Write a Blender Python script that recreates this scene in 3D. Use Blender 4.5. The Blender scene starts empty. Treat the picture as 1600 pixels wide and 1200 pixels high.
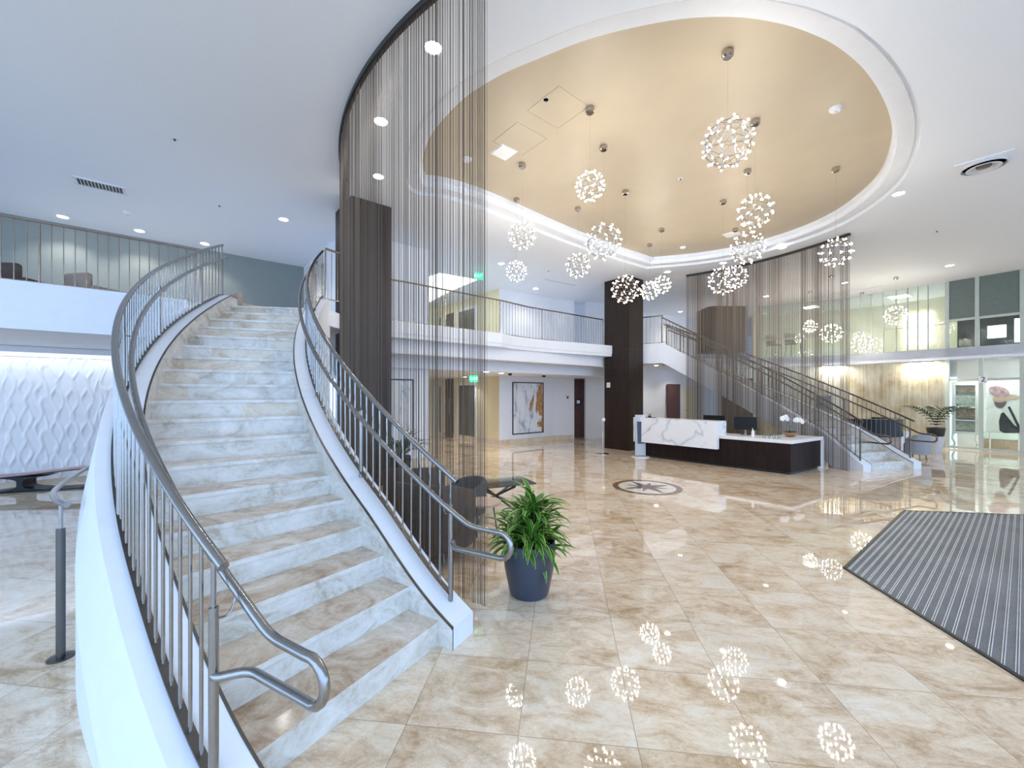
import bpy, bmesh, math, random
from math import sin, cos, pi, radians as R, hypot, atan2, sqrt
from mathutils import Vector, Matrix
random.seed(7)
SC = bpy.context.scene
COL = SC.collection

# ------------------------------------------------------------------ camera, world, exposure
F = 640.0; HZ = 615.0; EYE = 1.8
cd = bpy.data.cameras.new('camera'); cam = bpy.data.objects.new('camera', cd); COL.objects.link(cam)
cd.sensor_fit = 'HORIZONTAL'; cd.sensor_width = 36.0; cd.lens = 36.0*F/1600.0
cd.shift_y = (HZ-600.0)/1600.0; cd.clip_start = 0.05; cd.clip_end = 200
cam.location = (0, 0, EYE); cam.rotation_euler = (R(90), 0, 0)
SC.camera = cam
w = bpy.data.worlds.new('sky'); SC.world = w; w.use_nodes = True
bg = w.node_tree.nodes['Background']; bg.inputs[0].default_value = (0.46, 0.67, 1.0, 1); bg.inputs[1].default_value = 1.95
SC.view_settings.view_transform = 'Standard'; SC.view_settings.look = 'None'
SC.view_settings.exposure = 0.80; SC.view_settings.gamma = 1.0; SC.view_settings.use_curve_mapping = False
SC.cycles.sample_clamp_indirect = 6.0
SC.cycles.max_bounces = 10; SC.cycles.diffuse_bounces = 6; SC.cycles.glossy_bounces = 4
SC.cycles.transparent_max_bounces = 16

U = Vector((0.77, 0.64)).normalized(); N = Vector((-U.y, U.x))      # the building's own axes in plan
def at(x, y, z):                                                    # where the sight line meets height z
    D = (EYE-z)*F/(y-HZ); return Vector(((x-800)/F*D, D, z))
def atD(x, y, D): return Vector(((x-800)/F*D, D, EYE+(HZ-y)*D/F))

# ------------------------------------------------------------------ helpers
def obj(name, bm, m, parent=None, smooth=False, label=None, kind=None):
    me = bpy.data.meshes.new(name)
    if parent is not None:
        off = Vector((0,0,0)); p = parent
        while p is not None: off += p.location; p = p.parent
        bmesh.ops.translate(bm, verts=bm.verts, vec=-off)
    bmesh.ops.recalc_face_normals(bm, faces=bm.faces)
    bm.to_mesh(me); bm.free()
    if smooth:
        for p in me.polygons: p.use_smooth = True
        if smooth != 'all':
            try: me.set_sharp_from_angle(angle=R(35))
            except Exception: pass
    o = bpy.data.objects.new(name, me); COL.objects.link(o)
    for mm in (m if isinstance(m, (list, tuple)) else [m]): me.materials.append(mm)
    if parent is not None: o.parent = parent
    if label: o['label'] = label
    if kind: o['kind'] = kind
    return o
def thing(name, label, cat, loc=(0,0,0), group=None):
    o = bpy.data.objects.new(name, None); COL.objects.link(o); o.empty_display_size = .1
    o.location = loc; o['label'] = label; o['category'] = cat
    if group: o['group'] = group
    return o
def tag(o, label, cat, group=None):
    o['label'] = label; o['category'] = cat
    if group: o['group'] = group
    return o
def struct(name, bm, m, label=None, smooth=False):
    o = obj(name, bm, m, None, smooth); o['kind'] = 'structure'
    if label: o['label'] = label
    return o
def sthing(name, label):
    o = bpy.data.objects.new(name, None); COL.objects.link(o); o['kind'] = 'structure'; o['label'] = label
    return o
def kids(o): return [c for c in bpy.data.objects if c.parent == o]
def copy_tree(o, parent=None):
    c = o.copy(); COL.objects.link(c); c.parent = parent
    for ch in kids(o): copy_tree(ch, c)
    return c
def nb(): return bmesh.new()
def face(bm, pts, mi=0):
    f = bm.faces.new([bm.verts.new(p) for p in pts]); f.material_index = mi; return f
def box(bm, c, s, rz=0, mi=0, taper=1.0):
    M = Matrix.Translation(c) @ Matrix.Rotation(rz, 4, 'Z')
    x, y, z = s[0]/2, s[1]/2, s[2]/2; v = []
    for k, dz in enumerate((-z, z)):
        t = taper if k else 1.0
        for dx, dy in ((-x,-y),(x,-y),(x,y),(-x,y)): v.append(bm.verts.new(M @ Vector((dx*t, dy*t, dz))))
    for q in ((3,2,1,0),(4,5,6,7),(0,1,5,4),(1,2,6,5),(2,3,7,6),(3,0,4,7)):
        f = bm.faces.new([v[i] for i in q]); f.material_index = mi
def prism(bm, poly, z0, z1, mi=0):
    a = [bm.verts.new((p[0], p[1], z0)) for p in poly]; b = [bm.verts.new((p[0], p[1], z1)) for p in poly]
    n = len(poly)
    fs = [bm.faces.new(a[::-1]), bm.faces.new(b)] + [bm.faces.new((a[i], a[(i+1)%n], b[(i+1)%n], b[i])) for i in range(n)]
    for f in fs: f.material_index = mi
def slab_line(bm, pts, th, z0, z1, mi=0):                           # a wall of thickness th behind (left of) a plan polyline
    P = [Vector(p[:2]) for p in pts]; Q = []
    for i, p in enumerate(P):
        d = Vector((0,0))
        if i > 0: d += (p-P[i-1]).normalized()
        if i < len(P)-1: d += (P[i+1]-p).normalized()
        d.normalize(); nn = Vector((-d.y, d.x)); Q.append(p+nn*th)
    for i in range(len(P)-1):
        prism(bm, [P[i], P[i+1], Q[i+1], Q[i]], z0, z1, mi)
def tube(bm, pts, r, seg=10, closed=False, cap=True, mi=0):
    P = [Vector(p) for p in pts]; n = len(P); rings = []
    rr = r if isinstance(r, (list, tuple)) else [r]*n
    up = None
    for i in range(n):
        a = P[i-1] if (i > 0 or closed) else P[0]; b = P[(i+1) % n] if (i < n-1 or closed) else P[-1]
        t = (b-a).normalized()
        if up is None:
            up = Vector((0,0,1)) if abs(t.z) < .9 else Vector((1,0,0))
        x = (up - t*up.dot(t)).normalized(); y = t.cross(x); up = x
        rings.append([bm.verts.new(P[i] + x*cos(2*pi*k/seg)*rr[i] + y*sin(2*pi*k/seg)*rr[i]) for k in range(seg)])
    for i in range(n if closed else n-1):
        A = rings[i]; B = rings[(i+1) % n]
        for k in range(seg):
            f = bm.faces.new((A[k], A[(k+1)%seg], B[(k+1)%seg], B[k])); f.material_index = mi
    if cap and not closed:
        bm.faces.new(rings[0][::-1]).material_index = mi; bm.faces.new(rings[-1]).material_index = mi
def lathe(bm, prof, c=(0,0,0), seg=32, mi=0):
    c = Vector(c); rings = []
    for r, z in prof:
        rings.append([bm.verts.new(c+Vector((r*cos(2*pi*k/seg), r*sin(2*pi*k/seg), z))) for k in range(seg)])
    for A, B in zip(rings[:-1], rings[1:]):
        for k in range(seg): bm.faces.new((A[k], A[(k+1)%seg], B[(k+1)%seg], B[k])).material_index = mi
    if prof[0][0] > 1e-6: bm.faces.new(rings[0][::-1]).material_index = mi
    if prof[-1][0] > 1e-6: bm.faces.new(rings[-1]).material_index = mi
def bevel(bm, w, seg=2): bmesh.ops.bevel(bm, geom=list(bm.edges), offset=w, segments=seg, affect='EDGES', profile=.5)
def smooth_path(pts, sub=6):                                        # Catmull-Rom
    P = [Vector(p) for p in pts]; out = []
    for i in range(len(P)-1):
        p0 = P[max(i-1,0)]; p1 = P[i]; p2 = P[i+1]; p3 = P[min(i+2,len(P)-1)]
        for s in range(sub):
            t = s/sub
            out.append(.5*((2*p1)+(p2-p0)*t+(2*p0-5*p1+4*p2-p3)*t*t+(3*p1-p0-3*p2+p3)*t**3))
    out.append(P[-1]); return out
def fillet(pts, r, seg=5):                                          # round the corners of a polyline
    P = [Vector(p) for p in pts]; out = [P[0]]
    for i in range(1, len(P)-1):
        a = (P[i-1]-P[i]); b = (P[i+1]-P[i]); d = min(r, a.length*.45, b.length*.45)
        A = P[i]+a.normalized()*d; B = P[i]+b.normalized()*d
        for s in range(seg+1):
            t = s/seg; out.append((1-t)**2*A + 2*t*(1-t)*P[i] + t*t*B)
    out.append(P[-1]); return out
def text_mesh(body, size, ext=.002):
    c = bpy.data.curves.new('lettering', 'FONT'); c.body = body; c.size = size; c.extrude = ext
    c.align_x = 'CENTER'; c.align_y = 'CENTER'
    t = bpy.data.objects.new('lettering', c); COL.objects.link(t)
    bpy.context.view_layer.update()
    me = bpy.data.meshes.new_from_object(t.evaluated_get(bpy.context.evaluated_depsgraph_get()))
    bpy.data.objects.remove(t); return me
def lettering(body, size, m, M, parent, name='lettering'):
    me = text_mesh(body, size); bm = nb(); bm.from_mesh(me); bmesh.ops.transform(bm, matrix=M, verts=bm.verts)
    return obj(name, bm, m, parent)

# ------------------------------------------------------------------ materials
class NT:
    def __init__(s, name):
        s.m = bpy.data.materials.new(name); s.m.use_nodes = True; s.t = s.m.node_tree
        s.b = s.t.nodes['Principled BSDF']; s.out = s.t.nodes['Material Output']
    def n(s, typ, **kw):
        x = s.t.nodes.new(typ)
        for k, v in kw.items():
            if k.startswith('i_'):
                key = k[2:]; key = int(key) if key.isdigit() else key.replace('_', ' ')
                x.inputs[key].default_value = v
            else: setattr(x, k, v)
        return x
    def l(s, a, b): s.t.links.new(a, b)
    def ramp(s, fac, stops):
        r = s.n('ShaderNodeValToRGB'); e = r.color_ramp.elements
        while len(e) > 1: e.remove(e[-1])
        e[0].position = stops[0][0]; e[0].color = (*stops[0][1], 1)
        for p, c in stops[1:]:
            k = e.new(p); k.color = (*c, 1)
        s.l(fac, r.inputs[0]); return r.outputs[0]
    def math(s, op, a, b=None):
        x = s.n('ShaderNodeMath', operation=op)
        for i, v in enumerate((a, b)):
            if v is None: continue
            if isinstance(v, (int, float)): x.inputs[i].default_value = v
            else: s.l(v, x.inputs[i])
        return x.outputs[0]
    def mix(s, f, a, b, typ='MIX'):
        x = s.n('ShaderNodeMix', data_type='RGBA', blend_type=typ)
        for i, v in ((0, f), (6, a), (7, b)):
            if isinstance(v, (int, float)): x.inputs[i].default_value = v
            elif isinstance(v, tuple): x.inputs[i].default_value = (*v, 1)
            else: s.l(v, x.inputs[i])
        return x.outputs[2]
    def coord(s, scale=(1,1,1), rot=(0,0,0), kind='Object'):
        tc = s.n('ShaderNodeTexCoord'); mp = s.n('ShaderNodeMapping'); mp.inputs['Scale'].default_value = scale
        mp.inputs['Rotation'].default_value = rot; s.l(tc.outputs[kind], mp.inputs[0]); return mp.outputs[0]
    def noise(s, co, scale, detail=4, rough=.5, dist=0):
        x = s.n('ShaderNodeTexNoise'); x.inputs['Scale'].default_value = scale; x.inputs['Detail'].default_value = detail
        x.inputs['Roughness'].default_value = rough; x.inputs['Distortion'].default_value = dist
        if co is not None: s.l(co, x.inputs['Vector'])
        return x.outputs[0]
    def bump(s, h, st=.3, d=.01):
        x = s.n('ShaderNodeBump'); x.inputs['Strength'].default_value = st; x.inputs['Distance'].default_value = d
        s.l(h, x.inputs['Height']); s.l(x.outputs[0], s.b.inputs['Normal'])
def P(name, col, rough=.5, metal=0, noise=.04, nscale=8, spec=.5, coat=0, bump=0, scale=(1,1,1)):
    t = NT(name); b = t.b
    b.inputs['Roughness'].default_value = rough; b.inputs['Metallic'].default_value = metal
    b.inputs['Specular IOR Level'].default_value = spec; b.inputs['Coat Weight'].default_value = coat
    f = t.noise(t.coord(scale), nscale, 3)
    lo = tuple(max(0, c*(1-noise)) for c in col); hi = tuple(min(1, c*(1+noise)) for c in col)
    t.l(t.ramp(f, [(.3, lo), (.7, hi)]), b.inputs['Base Color'])
    if bump: t.bump(f, bump, .005)
    return t.m
def EM(name, col, st):
    t = NT(name); t.b.inputs['Base Color'].default_value = (*col, 1)
    t.b.inputs['Emission Color'].default_value = (*col, 1); t.b.inputs['Emission Strength'].default_value = st
    return t.m
def GL(name, col, alpha_t, rough=.02):                              # thin tinted glass: see-through plus a sharp reflection
    t = NT(name); t.t.nodes.remove(t.b)
    tr = t.n('ShaderNodeBsdfTransparent'); tr.inputs[0].default_value = (*col, 1)
    gl = t.n('ShaderNodeBsdfGlossy'); gl.inputs['Roughness'].default_value = rough
    df = t.n('ShaderNodeBsdfDiffuse'); df.inputs[0].default_value = (*col, 1)
    fr = t.n('ShaderNodeFresnel'); fr.inputs[0].default_value = 1.5
    m1 = t.n('ShaderNodeMixShader'); m1.inputs[0].default_value = 1-alpha_t
    t.l(tr.outputs[0], m1.inputs[1]); t.l(df.outputs[0], m1.inputs[2])
    m2 = t.n('ShaderNodeMixShader'); t.l(fr.outputs[0], m2.inputs[0]); t.l(m1.outputs[0], m2.inputs[1]); t.l(gl.outputs[0], m2.inputs[2])
    t.l(m2.outputs[0], t.out.inputs[0]); return t.m

M = {}
M['white'] = P('white_paint', (.80,.83,.89), .55, noise=.015)
M['ceil'] = P('ceiling_paint', (.85,.88,.935), .7, noise=.02, nscale=60)
M['beige'] = P('beige_ceiling_paint', (.50,.43,.325), .45, noise=.03, nscale=2)
M['greengrey'] = P('grey_green_paint', (.27,.30,.28), .6, noise=.03)
M['cream'] = P('cream_paint', (.80,.72,.50), .5, noise=.02)
M['steel'] = P('brushed_stainless_steel', (.33,.325,.32), .2, 1, noise=.06, nscale=40)
M['darksteel'] = P('dark_steel', (.14,.135,.13), .3, 1, noise=.06)
M['chrome'] = P('chrome', (.55,.5,.48), .08, 1, noise=.02)
M['bronze_light'] = P('bronze_tinted_steel', (.32,.27,.23), .25, 1, noise=.06)
M['bronze'] = P('dark_bronze_metal', (.17,.14,.12), .3, 1, noise=.08)
M['black'] = P('black_metal', (.02,.02,.02), .4, noise=.1)
M['blackgloss'] = P('black_gloss', (.010,.010,.011), .35, spec=.25, noise=.1)
M['pot'] = P('blue_grey_pot', (.035,.048,.075), .4, noise=.08, coat=.2)
M['soil'] = P('soil', (.04,.025,.015), .95, noise=.4, nscale=40, bump=.8)
M['quartz'] = P('white_quartz', (.85,.85,.86), .2, noise=.02)
M['concrete'] = P('light_plaster', (.62,.62,.64), .6, noise=.03)
M['bulb'] = EM('warm_led_bulb', (1.0,.92,.80), 82)
M['down'] = EM('downlight_lens', (1.0,.96,.92), 14)
M['exitgreen'] = EM('exit_sign_green', (.05,.85,.42), 1.2)
M['exitwhite'] = EM('exit_letter_white', (.75,1,.9), 1.6)
M['panelglow'] = EM('skylight_panel', (.92,1,1), 1.6)
M['glass'] = GL('clear_glass', (.90,.97,.94), .96)
M['greenglass'] = GL('green_tinted_glass', (.84,.88,.85), .82, .05)
M['acrylic'] = GL('clear_acrylic', (.88,.93,.98), .55, .05)
M['fabric_brown'] = P('brown_velvet', (.10,.07,.055), .8, noise=.25, nscale=6)
M['fabric_grey'] = P('grey_leather', (.07,.07,.075), .5, noise=.15)
M['fabric_tan'] = P('tan_fabric', (.40,.31,.25), .85, noise=.1)
M['fabric_green'] = P('sage_fabric', (.33,.38,.29), .85, noise=.1)
M['orchid'] = P('orchid_petal', (.9,.88,.88), .5, noise=.02)
M['woodtable'] = P('pale_wood', (.50,.36,.26), .35, noise=.2, scale=(1,8,1))
M['redwood'] = P('reddish_brown_door', (.10,.035,.025), .6, noise=.25, nscale=5, scale=(6,6,.6))
M['pinktop'] = P('rosewood_bench_top', (.36,.18,.17), .3, noise=.1)

def mat_floor():
    t = NT('polished_travertine_tile'); b = t.b
    co = t.coord((1/.613,)*3); sep = t.n('ShaderNodeSeparateXYZ'); t.l(co, sep.inputs[0])
    fx, fy = t.math('FLOOR', sep.outputs[0]), t.math('FLOOR', sep.outputs[1])
    cb = t.n('ShaderNodeCombineXYZ'); t.l(fx, cb.inputs[0]); t.l(fy, cb.inputs[1])
    wn = t.n('ShaderNodeTexWhiteNoise', noise_dimensions='3D'); t.l(cb.outputs[0], wn.inputs[0])
    off = t.n('ShaderNodeVectorMath', operation='SCALE'); t.l(wn.outputs['Color'], off.inputs[0]); off.inputs['Scale'].default_value = 40
    ad = t.n('ShaderNodeVectorMath', operation='ADD'); t.l(co, ad.inputs[0]); t.l(off.outputs[0], ad.inputs[1])
    st = t.n('ShaderNodeMapping'); st.inputs['Scale'].default_value = (.85, 1.5, 1); st.inputs['Rotation'].default_value = (0,0,.35); t.l(ad.outputs[0], st.inputs[0])
    n1 = t.noise(st.outputs[0], 2.1, 10, .70, .7)
    n2 = t.noise(st.outputs[0], 16, 6, .8, .5)
    v = t.math('ADD', t.math('MULTIPLY', n1, .78), t.math('MULTIPLY', n2, .26))
    v = t.math('ADD', v, t.math('MULTIPLY', t.math('SUBTRACT', wn.outputs['Value'], .5), .10))
    c = t.ramp(v, [(.36,(.48,.33,.19)), (.44,(.64,.47,.31)), (.50,(.75,.59,.42)), (.56,(.83,.69,.52)), (.66,(.87,.78,.65))])
    # thin dark veins
    n3 = t.noise(st.outputs[0], 5, 7, .7, 1.6)
    vein = t.math('ABSOLUTE', t.math('SUBTRACT', n3, .5))
    vm = t.ramp(vein, [(0,(.72,.60,.50)), (.014,(1,1,1))])
    c = t.mix(.6, c, vm, 'MULTIPLY')
    # joints
    def jd(o, f):
        fr = t.math('SUBTRACT', o, f); return t.math('MINIMUM', fr, t.math('SUBTRACT', 1, fr))
    j = t.math('MINIMUM', jd(sep.outputs[0], fx), jd(sep.outputs[1], fy))
    jm = t.math('LESS_THAN', j, .0028)
    c = t.mix(jm, c, (.34,.25,.16)); t.l(c, b.inputs['Base Color'])
    t.l(t.math('ADD', t.math('MULTIPLY', n2, .03), .012), b.inputs['Roughness'])
    b.inputs['Specular IOR Level'].default_value = .7; b.inputs['Coat Weight'].default_value = .4; b.inputs['Coat Roughness'].default_value = .02
    return t.m
M['floor'] = mat_floor()
def mat_trav(name, stops, sc=2.2, rough=.15):
    t = NT(name); co = t.coord((1,1,1.6)); n1 = t.noise(co, sc, 8, .68, 1.2); n2 = t.noise(co, sc*9, 4, .7)
    v = t.math('ADD', t.math('MULTIPLY', n1, .8), t.math('MULTIPLY', n2, .22))
    t.l(t.ramp(v, stops), t.b.inputs['Base Color']); t.b.inputs['Roughness'].default_value = rough
    t.b.inputs['Specular IOR Level'].default_value = .6
    return t.m
M['riser'] = mat_trav('pale_travertine_riser', [(.36,(.48,.42,.34)), (.45,(.64,.61,.55)), (.53,(.73,.72,.68)), (.60,(.79,.78,.75)), (.68,(.86,.85,.82))], 3.2, .12)
M['riser_warm'] = mat_trav('warm_travertine_riser', [(.36,(.52,.40,.27)), (.47,(.70,.61,.48)), (.58,(.80,.74,.64))], 2.0)
M['tread'] = mat_trav('tan_travertine_tread', [(.36,(.34,.22,.13)), (.47,(.54,.41,.29)), (.57,(.68,.58,.47)), (.68,(.78,.73,.66))], 2.6, .12)
M['base'] = mat_trav('travertine_baseboard', [(.36,(.55,.42,.30)), (.5,(.74,.63,.50)), (.65,(.80,.74,.66))], 1.5)
def mat_wood():
    t = NT('dark_walnut_panel'); co = t.coord((7,7,.5)); n1 = t.noise(co, 2.5, 8, .65, .6)
    t.l(t.ramp(n1, [(.3,(.012,.007,.006)), (.55,(.026,.015,.012)), (.75,(.045,.027,.021))]), t.b.inputs['Base Color'])
    t.b.inputs['Roughness'].default_value = .45; t.b.inputs['Specular IOR Level'].default_value = .3; return t.m
M['wood'] = mat_wood()
def mat_deskwood():
    t = NT('espresso_desk_veneer'); co = t.coord((6,6,.5)); n1 = t.noise(co, 2.5, 8, .65, .6)
    t.l(t.ramp(n1, [(.3,(.008,.004,.004)), (.7,(.028,.014,.012))]), t.b.inputs['Base Color'])
    t.b.inputs['Roughness'].default_value = .5; t.b.inputs['Specular IOR Level'].default_value = .2; return t.m
M['deskwood'] = mat_deskwood()
def mat_marble():
    t = NT('veined_white_marble'); co = t.coord((1,1,1), (.3,.9,.5)); n1 = t.noise(co, .9, 3.5, .5, .5)
    v = t.math('ABSOLUTE', t.math('SUBTRACT', n1, .5))
    n2 = t.noise(co, 3, 3)
    c = t.ramp(v, [(0,(.50,.51,.55)), (.006,(.74,.76,.79)), (.03,(.88,.89,.91)), (1,(.9,.9,.91))])
    t.l(c, t.b.inputs['Base Color']); t.b.inputs['Roughness'].default_value = .15; return t.m
M['marble'] = mat_marble()
def mat_strand():
    t = NT('bronze_bead_strand'); n = t.noise(t.coord((30,30,.15)), 1, 2)
    t.l(t.ramp(n, [(.3,(.085,.065,.05)), (.7,(.19,.15,.12))]), t.b.inputs['Base Color'])
    t.b.inputs['Metallic'].default_value = .35; t.b.inputs['Roughness'].default_value = .45; return t.m
M['strand'] = mat_strand()
def mat_leaf():
    t = NT('striped_leaf'); uv = t.n('ShaderNodeTexCoord'); sep = t.n('ShaderNodeSeparateXYZ'); t.l(uv.outputs['UV'], sep.inputs[0])
    d = t.math('ABSOLUTE', t.math('SUBTRACT', sep.outputs[0], .5))
    c = t.ramp(d, [(0,(.10,.26,.035)), (.13,(.05,.16,.03)), (.24,(.02,.10,.02)), (.34,(.03,.14,.025)), (.42,(.42,.56,.07)), (.5,(.52,.66,.12))])
    n = t.noise(t.coord(), 6, 2)
    c = t.mix(n, c, t.mix(1.0, c, (.6,.85,.6), 'MULTIPLY')); t.l(c, t.b.inputs['Base Color'])
    t.b.inputs['Roughness'].default_value = .35; return t.m
M['leaf'] = mat_leaf()
M['darkleaf'] = P('dark_green_leaf', (.03,.08,.03), .4, noise=.4, nscale=12)
M['palm'] = P('palm_leaf', (.025,.07,.025), .5, noise=.3, nscale=12)
def mat_paint(name, seed, gold):
    t = NT(name); co = t.coord((1,1,.36)); mp = t.n('ShaderNodeMapping'); mp.inputs['Location'].default_value = (seed, seed*2, 0); t.l(co, mp.inputs[0])
    tc = t.n('ShaderNodeTexCoord'); g = t.n('ShaderNodeSeparateXYZ'); t.l(tc.outputs['Generated'], g.inputs[0])
    n1 = t.noise(mp.outputs[0], 2.6, 7, .68, .6); n2 = t.noise(mp.outputs[0], 1.9, 6, .7, 1.2)
    xx = g.outputs[0]
    bot = t.math('SUBTRACT', .62, g.outputs[2])
    a = t.math('ADD', n1, t.math('MULTIPLY', t.math('SUBTRACT', .5, t.math('ABSOLUTE', t.math('SUBTRACT', xx, .45))), .12))
    c = t.ramp(a, [(.46,(.80,.84,.88)), (.56,(.70,.75,.82)), (.62,(.36,.42,.52)), (.72,(.20,.25,.33))])
    if gold:
        gx = t.math('ADD', n2, t.math('MULTIPLY', t.math('SUBTRACT', xx, .62), .42))
        gx = t.math('SUBTRACT', gx, t.math('MULTIPLY', t.math('ABSOLUTE', t.math('SUBTRACT', g.outputs[2], .52)), .28))
        gc = t.ramp(t.noise(co, 22, 4, .7), [(.38,(.26,.12,.04)), (.55,(.50,.27,.11)), (.7,(.70,.48,.26))])
        gm = t.ramp(gx, [(.49,(0,0,0)), (.53,(1,1,1))]); c = t.mix(gm, c, gc)
    t.l(c, t.b.inputs['Base Color']); t.b.inputs['Roughness'].default_value = .5; return t.m
def mat_wavy():                                                     # white paint on the relief panels (relief is real geometry)
    return P('white_relief_panel', (.86,.87,.90), .35, noise=.01)
M['wavy'] = mat_wavy()
def mat_gold():
    t = NT('gold_textured_glass'); n1 = t.noise(t.coord((1,1,.8)), 1.6, 5, .6, .3); n2 = t.noise(t.coord((14,14,.35)), 2, 4, .6)
    v = t.math('ADD', t.math('MULTIPLY', n1, .6), t.math('MULTIPLY', n2, .42))
    t.l(t.ramp(v, [(.38,(.34,.28,.18)), (.48,(.48,.44,.33)), (.58,(.58,.56,.46)), (.7,(.72,.71,.62))]), t.b.inputs['Base Color'])
    t.b.inputs['Roughness'].default_value = .25; t.b.inputs['Metallic'].default_value = .35; t.bump(n2, .4, .02); return t.m
M['gold'] = mat_gold()
def mat_carpet():
    t = NT('grey_mat_carpet'); n = t.noise(t.coord(), 90, 3, .7); n2 = t.noise(t.coord(), 1.2, 3)
    v = t.math('ADD', t.math('MULTIPLY', n, .6), t.math('MULTIPLY', n2, .4))
    t.l(t.ramp(v, [(.35,(.13,.125,.125)), (.65,(.25,.25,.255))]), t.b.inputs['Base Color'])
    t.b.inputs['Roughness'].default_value = .9; t.bump(n, .6, .004); return t.m
M['carpet'] = mat_carpet()
def mat_elev():
    t = NT('brushed_elevator_steel'); n = t.noise(t.coord((40,40,.6)), 2, 4)
    t.l(t.ramp(n, [(.3,(.16,.16,.15)), (.7,(.30,.30,.28))]), t.b.inputs['Base Color']); t.b.inputs['Metallic'].default_value = .9
    t.b.inputs['Roughness'].default_value = .32; return t.m
M['elev'] = mat_elev()

# ------------------------------------------------------------------ big dimensions
CZ = 5.5; BZ = 5.74; F2 = 3.29; RISE = .1732; NST = 19
C1 = Vector((2.628, 8.307)); C2 = Vector((2.25, 8.05)); RI, RO = 6.22, 7.52
DTH = R(2.72)
TH1 = R(-120.47)                                                     # first nosing, left stair (angles fall with k)
TH2 = R(14.4)                                                        # first nosing, right stair (angles rise with k)

# ------------------------------------------------------------------ floor
bm = nb(); face(bm, [(-40,-12,0),(40,-12,0),(40,40,0),(-40,40,0)])
fl = struct('floor', bm, M['floor'])
A = -math.atan2(78, 640)
# local axes follow the joints: origin on a joint crossing
px, py = -.228, 2.142
fl_rot = A
ox = px*cos(A) - py*sin(A) ; oy = px*sin(A) + py*cos(A)
for v in fl.data.vertices:
    p = Vector(v.co)-Vector((ox, oy, 0)); v.co = Matrix.Rotation(-A, 3, 'Z') @ p
fl.location = (ox, oy, 0); fl.rotation_euler = (0,0,A)

# ------------------------------------------------------------------ ceiling with its oval opening
OPX = [(1010,420),(940,399),(870,374),(800,346),(740,323),(690,309),(655,304),(638,292),(631,262),(637,230),(652,200),(675,170),(707,138),(762,102),(830,71),(900,42),(960,24),(1030,8),(1100,-2),(1180,-3),(1250,8),(1300,24),(1350,50),(1395,92),(1425,140),(1439,190),(1434,235),(1412,280),(1375,315),(1320,350),(1250,378),(1170,400),(1090,413)]
op = [at(x, y, CZ).xy for x, y in OPX]
cen = sum(op, Vector((0,0)))/len(op)
def resample(pts, keep0=True):
    Pp = [Vector((p.x,p.y,0)) for p in pts]+[Vector((pts[0].x,pts[0].y,0))]
    return [v.xy for v in smooth_path(Pp, 5)[:-1]]
op = resample(op)
def inset(loop, d):
    n = len(loop); out = []
    for i in range(n):
        t = (loop[(i+1)%n]-loop[i-1]).normalized(); nn = Vector((-t.y, t.x))
        if (cen-loop[i]).dot(nn) < 0: nn = -nn
        out.append(loop[i]+nn*d)
    return out
bm = nb()
def loop_edges(pts, z):
    vs = [bm.verts.new((p[0],p[1],z)) for p in pts]
    return [bm.edges.new((vs[i], vs[(i+1)%len(vs)])) for i in range(len(vs))]
e = loop_edges([(-32,-2.6),(34,-2.6),(34,36),(-32,36)], CZ) + loop_edges(op, CZ)
bmesh.ops.triangle_fill(bm, use_beauty=True, edges=e)
struct('ceiling', bm, M['ceil'])
# stepped white trim round the opening
bm = nb()
rings = [(0,CZ),(0,CZ+.075),(.06,CZ+.075),(.06,CZ+.05),(.25,CZ+.05),(.25,CZ+.15),(.30,CZ+.15),(.30,BZ)]
L = []
for d, z in rings:
    L.append([bm.verts.new((p.x,p.y,z)) for p in (inset(op, d) if d else op)])
for a_, b_ in zip(L[:-1], L[1:]):
    for i in range(len(op)): bm.faces.new((a_[i], a_[(i+1)%len(op)], b_[(i+1)%len(op)], b_[i]))
struct('trim_1', bm, M['white'])
bm = nb()
far = inset(op, -.3)
face(bm, [(p.x,p.y,BZ) for p in far])
bmesh.ops.triangulate(bm, faces=bm.faces)
o = struct('ceiling_cove', bm, M['beige'])
bm = nb(); face(bm, [(-32,-2.6,BZ+.3),(34,-2.6,BZ+.3),(34,36,BZ+.3),(-32,36,BZ+.3)]); struct('ceiling_deck', bm, M['ceil'])  # unseen cover added above the ceiling to keep sky light from leaking in

# ------------------------------------------------------------------ upper floor slab and stepped balcony fronts
def ring_pt(C, r, th): return Vector((C.x+r*cos(th), C.y+r*sin(th)))
thTopL = TH1-DTH*18.2; thTopR = TH2+DTH*18.2
Lt_i, Lt_o = ring_pt(C1, RI-.24, thTopL), ring_pt(C1, RO+.25, thTopL)
Rt_i, Rt_o = ring_pt(C2, RI-.24, thTopR), ring_pt(C2, RO+.25, thTopR)
LE = Vector((-6.11, 6.36))
left_edge = [LE-U*13, LE, LE+U*.85]
mid_edge = [Vector((-3.15,8.18)), Vector((-2.6,8.70)), Vector((-.27,10.6)), Vector((0,11.05)), Vector((.45,11.5)), Vector((.93,11.88)), Vector((1.67,12.35)), Vector((3.92,13.77)), Vector((4.35,13.9))]
mezz = [Vector((6.2,15.6)), Vector((7.4,16.9)), Vector((9.0,17.6)), Vector((10.4,17.4)), Vector((12.9,15.9)), Vector((14.4,13.6)), Vector((15.2,12.2)), Vector((16.2,10.4)), Vector((17.8,7.2))]
bm = nb()
poly = left_edge + [Lt_o, ring_pt(C1, RO, thTopL), ring_pt(C1, RI, thTopL), Lt_i] + mid_edge + [Rt_i, Rt_o] + mezz + [Vector((32,7)), Vector((32,35)), Vector((-30,35)), Vector((-30,-6))]
vs = [bm.verts.new((p.x,p.y,F2)) for p in poly]; f_ = bm.faces.new(vs)
r_ = bmesh.ops.extrude_face_region(bm, geom=[f_])
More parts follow.
